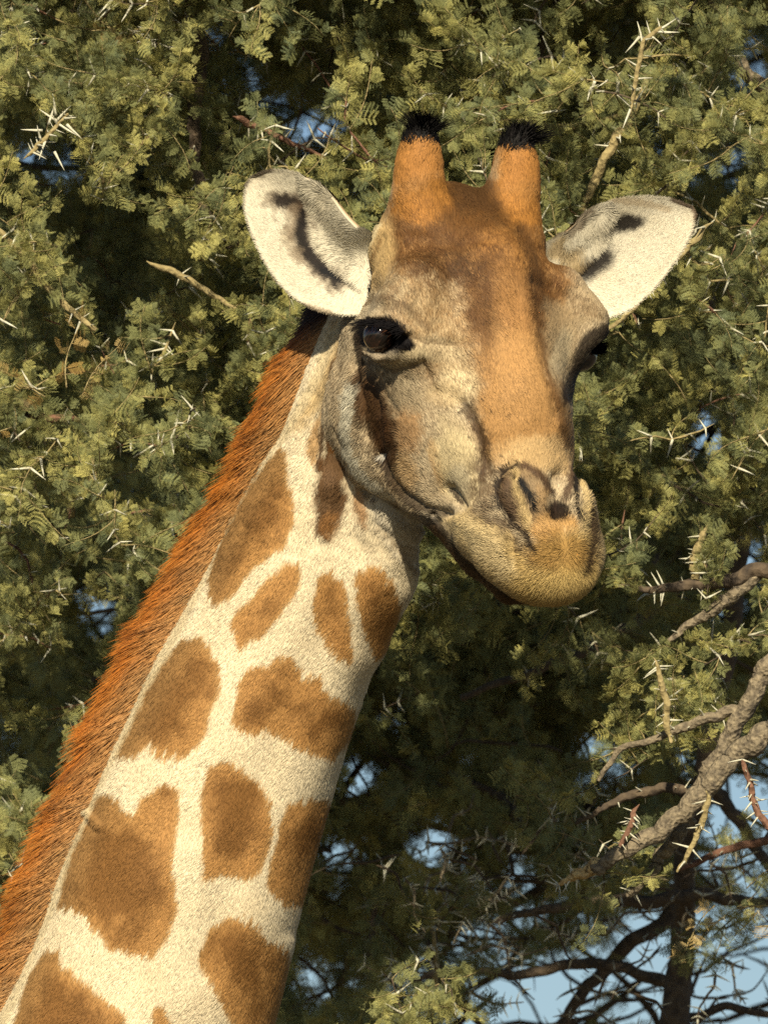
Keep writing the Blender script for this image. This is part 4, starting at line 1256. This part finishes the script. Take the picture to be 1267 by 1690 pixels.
def front_ok(px, py):
    """does the sunlit outer layer of the crown cover this direction?"""
    edge = 905 + 60 * np.sin(px / 70.0)
    left = px < 420 + 60 * np.sin(py / 90.0)
    return (py < edge) | left
r2 = np.random.default_rng(11)
BR = []          # branchlets: (points world, radius, layer)
SPR = []         # sprays: pos, dir, scale, layer
def wander(px, py, dep, n, step, heading):
    pts = []
    x, y, d = px, py, dep
    hx, hy, hd = heading
    for _ in range(n):
        pts.append((x, y, d))
        hx += r2.normal() * 0.25; hy += r2.normal() * 0.25; hd += r2.normal() * 0.2
        l = math.hypot(math.hypot(hx, hy), hd) + 1e-6
        hx, hy, hd = hx / l, hy / l, hd / l
        x += hx * step; y += hy * step; d += hd * step * S
    return pts
def grow(count, region, deps, layer, lo=0.55, hi=1.15, n=7, step=32, every=(1, 2)):
    made = 0
    tries = 0
    while made < count and tries < count * 30:
        tries += 1
        px, py = r2.uniform(region[0], region[2]), r2.uniform(region[1], region[3])
        if layer == 'front' and not front_ok(np.array([px]), np.array([py]))[0]: continue
        dep = r2.uniform(*deps)
        cl = float(noise(np.array([(px, py, dep * 400)]), 120, 501)[0] + 0.5 * noise(np.array([(px, py, 7.0)]), 60, 502)[0])
        if layer == 'front' and cl < 0.0: continue
        if layer == 'deep' and cl < (-0.25 if deps[0] < 4 else -0.75): continue
        a = r2.uniform(0, 2 * math.pi)
        pts = wander(px, py, dep, n, step, (math.cos(a), math.sin(a) * 0.7, r2.normal() * 0.4))
        W = np.array([at(*p) for p in pts])
        PX = np.array(pts)
        if in_hole(PX[:, 0], PX[:, 1], 0.8).sum() > 1: continue
        BR.append((W, r2.uniform(1.6, 3.6), layer)); made += 1
        T = np.gradient(W, axis=0)
        for i in range(len(W)):
            for _ in range(r2.integers(every[0], every[1] + 1)):
                d = norm(norm(T[i]) * 0.5 + r2.normal(size=3) * 0.8 + np.array((0, -0.25, 0.15)))
                sc_ = r2.uniform(lo, hi)
                if layer != 'shade_roof':
                    tt_ = np.array((0.0, 0.35, 0.7, 1.0)) * 105 * sc_ / 0.8 * DIST / (DIST + PX[i, 2])
                    if in_hole(PX[i, 0] + tt_ * d[0], PX[i, 1] - tt_ * d[2], (2.0 if deps[0] > 4 else 1.4 if PX[i, 1] > 900 else 1.3)).any(): continue
                SPR.append((W[i], d, sc_, layer, PX[i, 0], PX[i, 1], PX[i, 2]))
grow(190, (-60, -60, 1320, 1750), (0.42, 0.95), 'front', 0.55, 0.95, every=(0, 2), step=26)
grow(190, (-80, -80, 1340, 1760), (0.9, 1.7), 'front', 0.6, 1.05, step=28)
for cx, cy, rx_, ry_, dmin, k in ((1150, 1050, 110, 90, 0.55, 8), (1110, 1230, 60, 50, 0.42, 5), (960, 1370, 60, 40, 0.42, 5), (1240, 1060, 50, 60, 0.55, 4), (715, 1590, 36, 60, 0.6, 5), (680, 1690, 60, 20, 0.6, 3), (960, 1010, 60, 50, 1.5, 4),
                                 (740, 925, 30, 30, 1.0, 3), (1240, 1490, 50, 30, 1.2, 4), (1210, 820, 60, 90, 0.9, 6), (620, 1180, 14, 30, 1.3, 1)):
    for _ in range(k):
        a = r2.uniform(0, 6.28); q = math.sqrt(r2.random())
        pts = wander(cx + rx_ * q * math.cos(a), cy + ry_ * q * math.sin(a), dmin + r2.uniform(0, 0.3), 4, 24, (math.cos(a), math.sin(a), 0.1))
        W = np.array([at(*p) for p in pts]); T = np.gradient(W, axis=0)
        BR.append((W, 2.2, 'front'))
        for i in range(4):
            SPR.append((W[i], norm(norm(T[i]) * 0.5 + r2.normal(size=3) * 0.7), r2.uniform(0.55, 0.9), 'front', pts[i][0], pts[i][1], pts[i][2]))
n_front = len(BR)
grow(330, (-120, -100, 1400, 1780), (2.6, 4.6), 'deep', 0.8, 1.4, 7, 44, (1, 2))
grow(150, (430, 880, 1080, 1560), (2.6, 4.2), 'deep', 0.7, 1.2, 7, 40, (1, 2))
grow(300, (-150, -150, 1420, 1250), (4.4, 6.2), 'deep', 1.2, 1.9, 7, 50, (2, 3))
grow(130, (430, 900, 1420, 1800), (4.4, 6.2), 'deep', 1.0, 1.6, 7, 50, (1, 3))
grow(260, (-500, -3100, 1800, -560), (0.6, 2.6), 'shade_roof', 2.2, 3.4, 7, 90, (2, 3))
grow(150, (-300, -600, 1600, -260), (0.6, 2.4), 'shade_roof', 1.1, 1.6, 6, 50, (2, 3))
grow(170, (-250, -330, 1500, -120), (0.5, 2.2), 'shade_roof', 0.7, 1.0, 6, 30, (2, 3))     # unseen crown above the frame, added to shade the inner foliage
print('branchlets', len(BR), 'sprays', len(SPR))

SPRAYS = [spray_mesh('leafy_twig', 200 + i, M_LEAF, M_TWIG, nodes=8 + i % 3) for i in range(5)]
DRY = spray_mesh('dry_twig', 300, M_DRY, M_TWIG, nodes=6, per=(1, 2))
THORNS = [thorn_mesh(400 + i) for i in range(3)]
def frame(p, d, sc, roll):
    M = rot_to(d, roll).to_4x4()
    return Matrix.Translation(Vector(np.asarray(p) - TO)) @ M @ Matrix.Scale(sc, 4)

# sort: front ones that show largest become parts
PXY = np.array([(s_[4], s_[5], s_[6], s_[2]) for s_ in SPR])
lay = np.array([s_[3] for s_ in SPR])
hole = in_hole(PXY[:, 0], PXY[:, 1], 1.0)
keep = ~(hole & (lay != 'shade_roof'))

thin = (lay == 'deep') & (PXY[:, 0] > 520) & (PXY[:, 1] > 1120) & (r2.random(len(SPR)) < 0.1 + smooth(1180, 1600, PXY[:, 1]) * 0.42)
keep &= ~thin
order = np.argsort(PXY[:, 2] - 0.2 * PXY[:, 3])
order = [i for i in order if keep[i]]
vis = [i for i in order if lay[i] == 'front' and -10 < PXY[i, 0] < 1277 and -10 < PXY[i, 1] < 1700][:290]
visset = set(vis)
for i in vis:
    s_ = SPR[i]
    child('leafy_twig', SPRAYS[i % 5], frame(s_[0], s_[1], s_[2], r2.uniform(-1, 1)))
for px, py, dep, sc, d in ((110, 640, 0.4, 1.0, (0.1, 0, 1)), (75, 655, 0.42, 0.7, (-0.8, 0, 0.3)), (135, 655, 0.42, 0.8, (0.5, -.3, 0.6)), (20, 705, 0.45, 0.7, (-0.6, -0.4, -0.5)), (150, 50, 0.6, 0.6, (0.9, 0, -.1)), (1215, 1500, 0.9, 1.0, (0.9, 0, -0.1)), (1180, 1495, 0.9, 0.8, (-0.5, 0, -0.5)), (1250, 1530, 0.9, 0.9, (0.7, -.3, -.2))):
    child('dry_twig', DRY, frame(at(px, py, dep), d, sc, r2.uniform(-1, 1)), label='dry straw coloured leaf spray')

def scatter_stuff(name, idx_list):
    P = np.array([SPR[i][0] for i in idx_list]) - TO
    rot = np.array([rot_to(SPR[i][1], r2.uniform(-1.2, 1.2)).to_euler()[:] for i in idx_list])
    sc = np.array([SPR[i][2] for i in idx_list])
    me = bpy.data.meshes.new(name)
    me.vertices.add(len(P)); me.vertices.foreach_set('co', P.astype(np.float32).ravel())
    a = me.attributes.new('turn', 'FLOAT_VECTOR', 'POINT'); a.data.foreach_set('vector', rot.astype(np.float32).ravel())
    a = me.attributes.new('size', 'FLOAT', 'POINT'); a.data.foreach_set('value', sc.astype(np.float32))
    o = child(name, me, kind='stuff')
    ng = bpy.data.node_groups.new(name, 'GeometryNodeTree')
    ng.interface.new_socket('Geometry', in_out='INPUT', socket_type='NodeSocketGeometry')
    ng.interface.new_socket('Geometry', in_out='OUTPUT', socket_type='NodeSocketGeometry')
    N_ = ng.nodes; K = ng.links
    gi = N_.new('NodeGroupInput'); go = N_.new('NodeGroupOutput')
    ip = N_.new('GeometryNodeInstanceOnPoints')
    ci = N_.new('GeometryNodeCollectionInfo'); ci.inputs[0].default_value = PROTO; ci.inputs['Separate Children'].default_value = True; ci.inputs['Reset Children'].default_value = True
    at1 = N_.new('GeometryNodeInputNamedAttribute'); at1.data_type = 'FLOAT_VECTOR'; at1.inputs[0].default_value = 'turn'
    at2 = N_.new('GeometryNodeInputNamedAttribute'); at2.data_type = 'FLOAT'; at2.inputs[0].default_value = 'size'
    er = N_.new('FunctionNodeEulerToRotation')
    K.new(gi.outputs[0], ip.inputs['Points']); K.new(ci.outputs[0], ip.inputs['Instance'])
    ip.inputs['Pick Instance'].default_value = True
    K.new(at1.outputs[0], er.inputs[0]); K.new(er.outputs[0], ip.inputs['Rotation'])
    K.new(at2.outputs[0], ip.inputs['Scale'])
    K.new(ip.outputs[0], go.inputs[0])
    md = o.modifiers.new('scatter', 'NODES'); md.node_group = ng
    return o
PROTO = bpy.data.collections.new('spray_kinds')
for i, me in enumerate(SPRAYS):
    PROTO.objects.link(bpy.data.objects.new('spray_kind', me))
scatter_stuff('foliage', [i for i in order if i not in visset])

# branchlet meshes: the ones in front as parts, the others joined
far_V, far_F, fo = [], [], 0
nb = 0
for i, (W, r, layer) in enumerate(BR):
    rr = np.linspace(r, r * 0.45, len(W)) * S * (2.0 if layer == 'deep' else 3.0 if layer == 'shade_roof' else 1.0)
    if layer == 'deep' and i % 3 == 0: rr = rr * 2.0
    rr = rr * np.minimum(1, 0.2 + 0.5 * np.arange(len(W)))
    v, q, t = tube_mesh(W - TO, rr, 5)
    f = [list(x) for x in q] + [list(x) for x in t]
    if layer == 'front' and nb < 290:
        child('branchlet', raw_mesh('branchlet', v, f, (M_TWIG, M_TWIG, M_BROWN, M_RED)[i % 4])); nb += 1
    else:
        far_V.append(v); far_F.extend([[a + fo for a in x] for x in f]); fo += len(v)
child('inner_branchlets', raw_mesh('inner_branchlets', np.concatenate(far_V), far_F, M_BROWN), kind='stuff')

# thorns in pairs at the nodes
TH = []
for W, r, layer in BR[:n_front]:
    for k in range(1, len(W)):
        if r2.random() < 0.8:
            p = W[k] * r2.random() + 0; p = W[k - 1] + (W[k] - W[k - 1]) * r2.random()
            T = norm(W[k] - W[k - 1]); s0 = norm(np.cross(T, r2.normal(size=3)))
            for sg in (1, -1):
                TH.append((p, norm(s0 * sg + T * 0.35 + 0.2 * r2.normal(size=3)), r2.uniform(0.45, 1.05)))
for out in LIMBS[1:]:
    for k in range(1, len(out) - 1):
        if out[k, 3] < 0.0085 and r2.random() < 0.16:
            T = norm(out[k, :3] - out[k - 1, :3]); s0 = norm(np.cross(T, r2.normal(size=3)))
            for sg in (1, -1):
                TH.append((out[k, :3], norm(s0 * sg + T * 0.3), r2.uniform(0.4, 0.9)))
for px, py, dx, dz in ((95, 200, -1, .6), (98, 205, 1, -.7), (92, 200, .8, .9), (75, 230, -.3, -1), (92, 190, -.1, 1), (70, 215, -1, 0), (110, 205, .9, -.9), (80, 205, .3, .9), (90, 250, .5, -1), (1085, 50, .9, .5), (1085, 52, 1, -.1), (1055, 60, -.7, -.9), (1060, 70, -.2, 1), (1040, 180, -.4, -1)):
    TH.append((np.array(at(px, py, 0.36)), norm(np.array((dx, -0.2, dz))), 1.0))
TH = [t_ for t_ in TH]
d_ = np.array([(t_[0] - np.array(CAM)) @ np.array(FWD) for t_ in TH])
oo = np.argsort(d_)
tv, tf, to = [], [], 0
base_v = [np.array([v.co[:] for v in m.vertices]) for m in THORNS]
base_f = [[list(p.vertices) for p in m.polygons] for m in THORNS]
for c, i in enumerate(oo):
    p, d, sc = TH[i]
    M = frame(p, d, sc, r2.uniform(0, 6))
    if c < 295:
        child('thorn', THORNS[i % 3], M)
    else:
        A = np.array(M)
        v = base_v[i % 3] @ A[:3, :3].T + A[:3, 3]
        tv.append(v); tf.extend([[a + to for a in f] for f in base_f[i % 3]]); to += len(v)
child('far_thorns', raw_mesh('far_thorns', np.concatenate(tv), tf, M_THORN), kind='stuff')
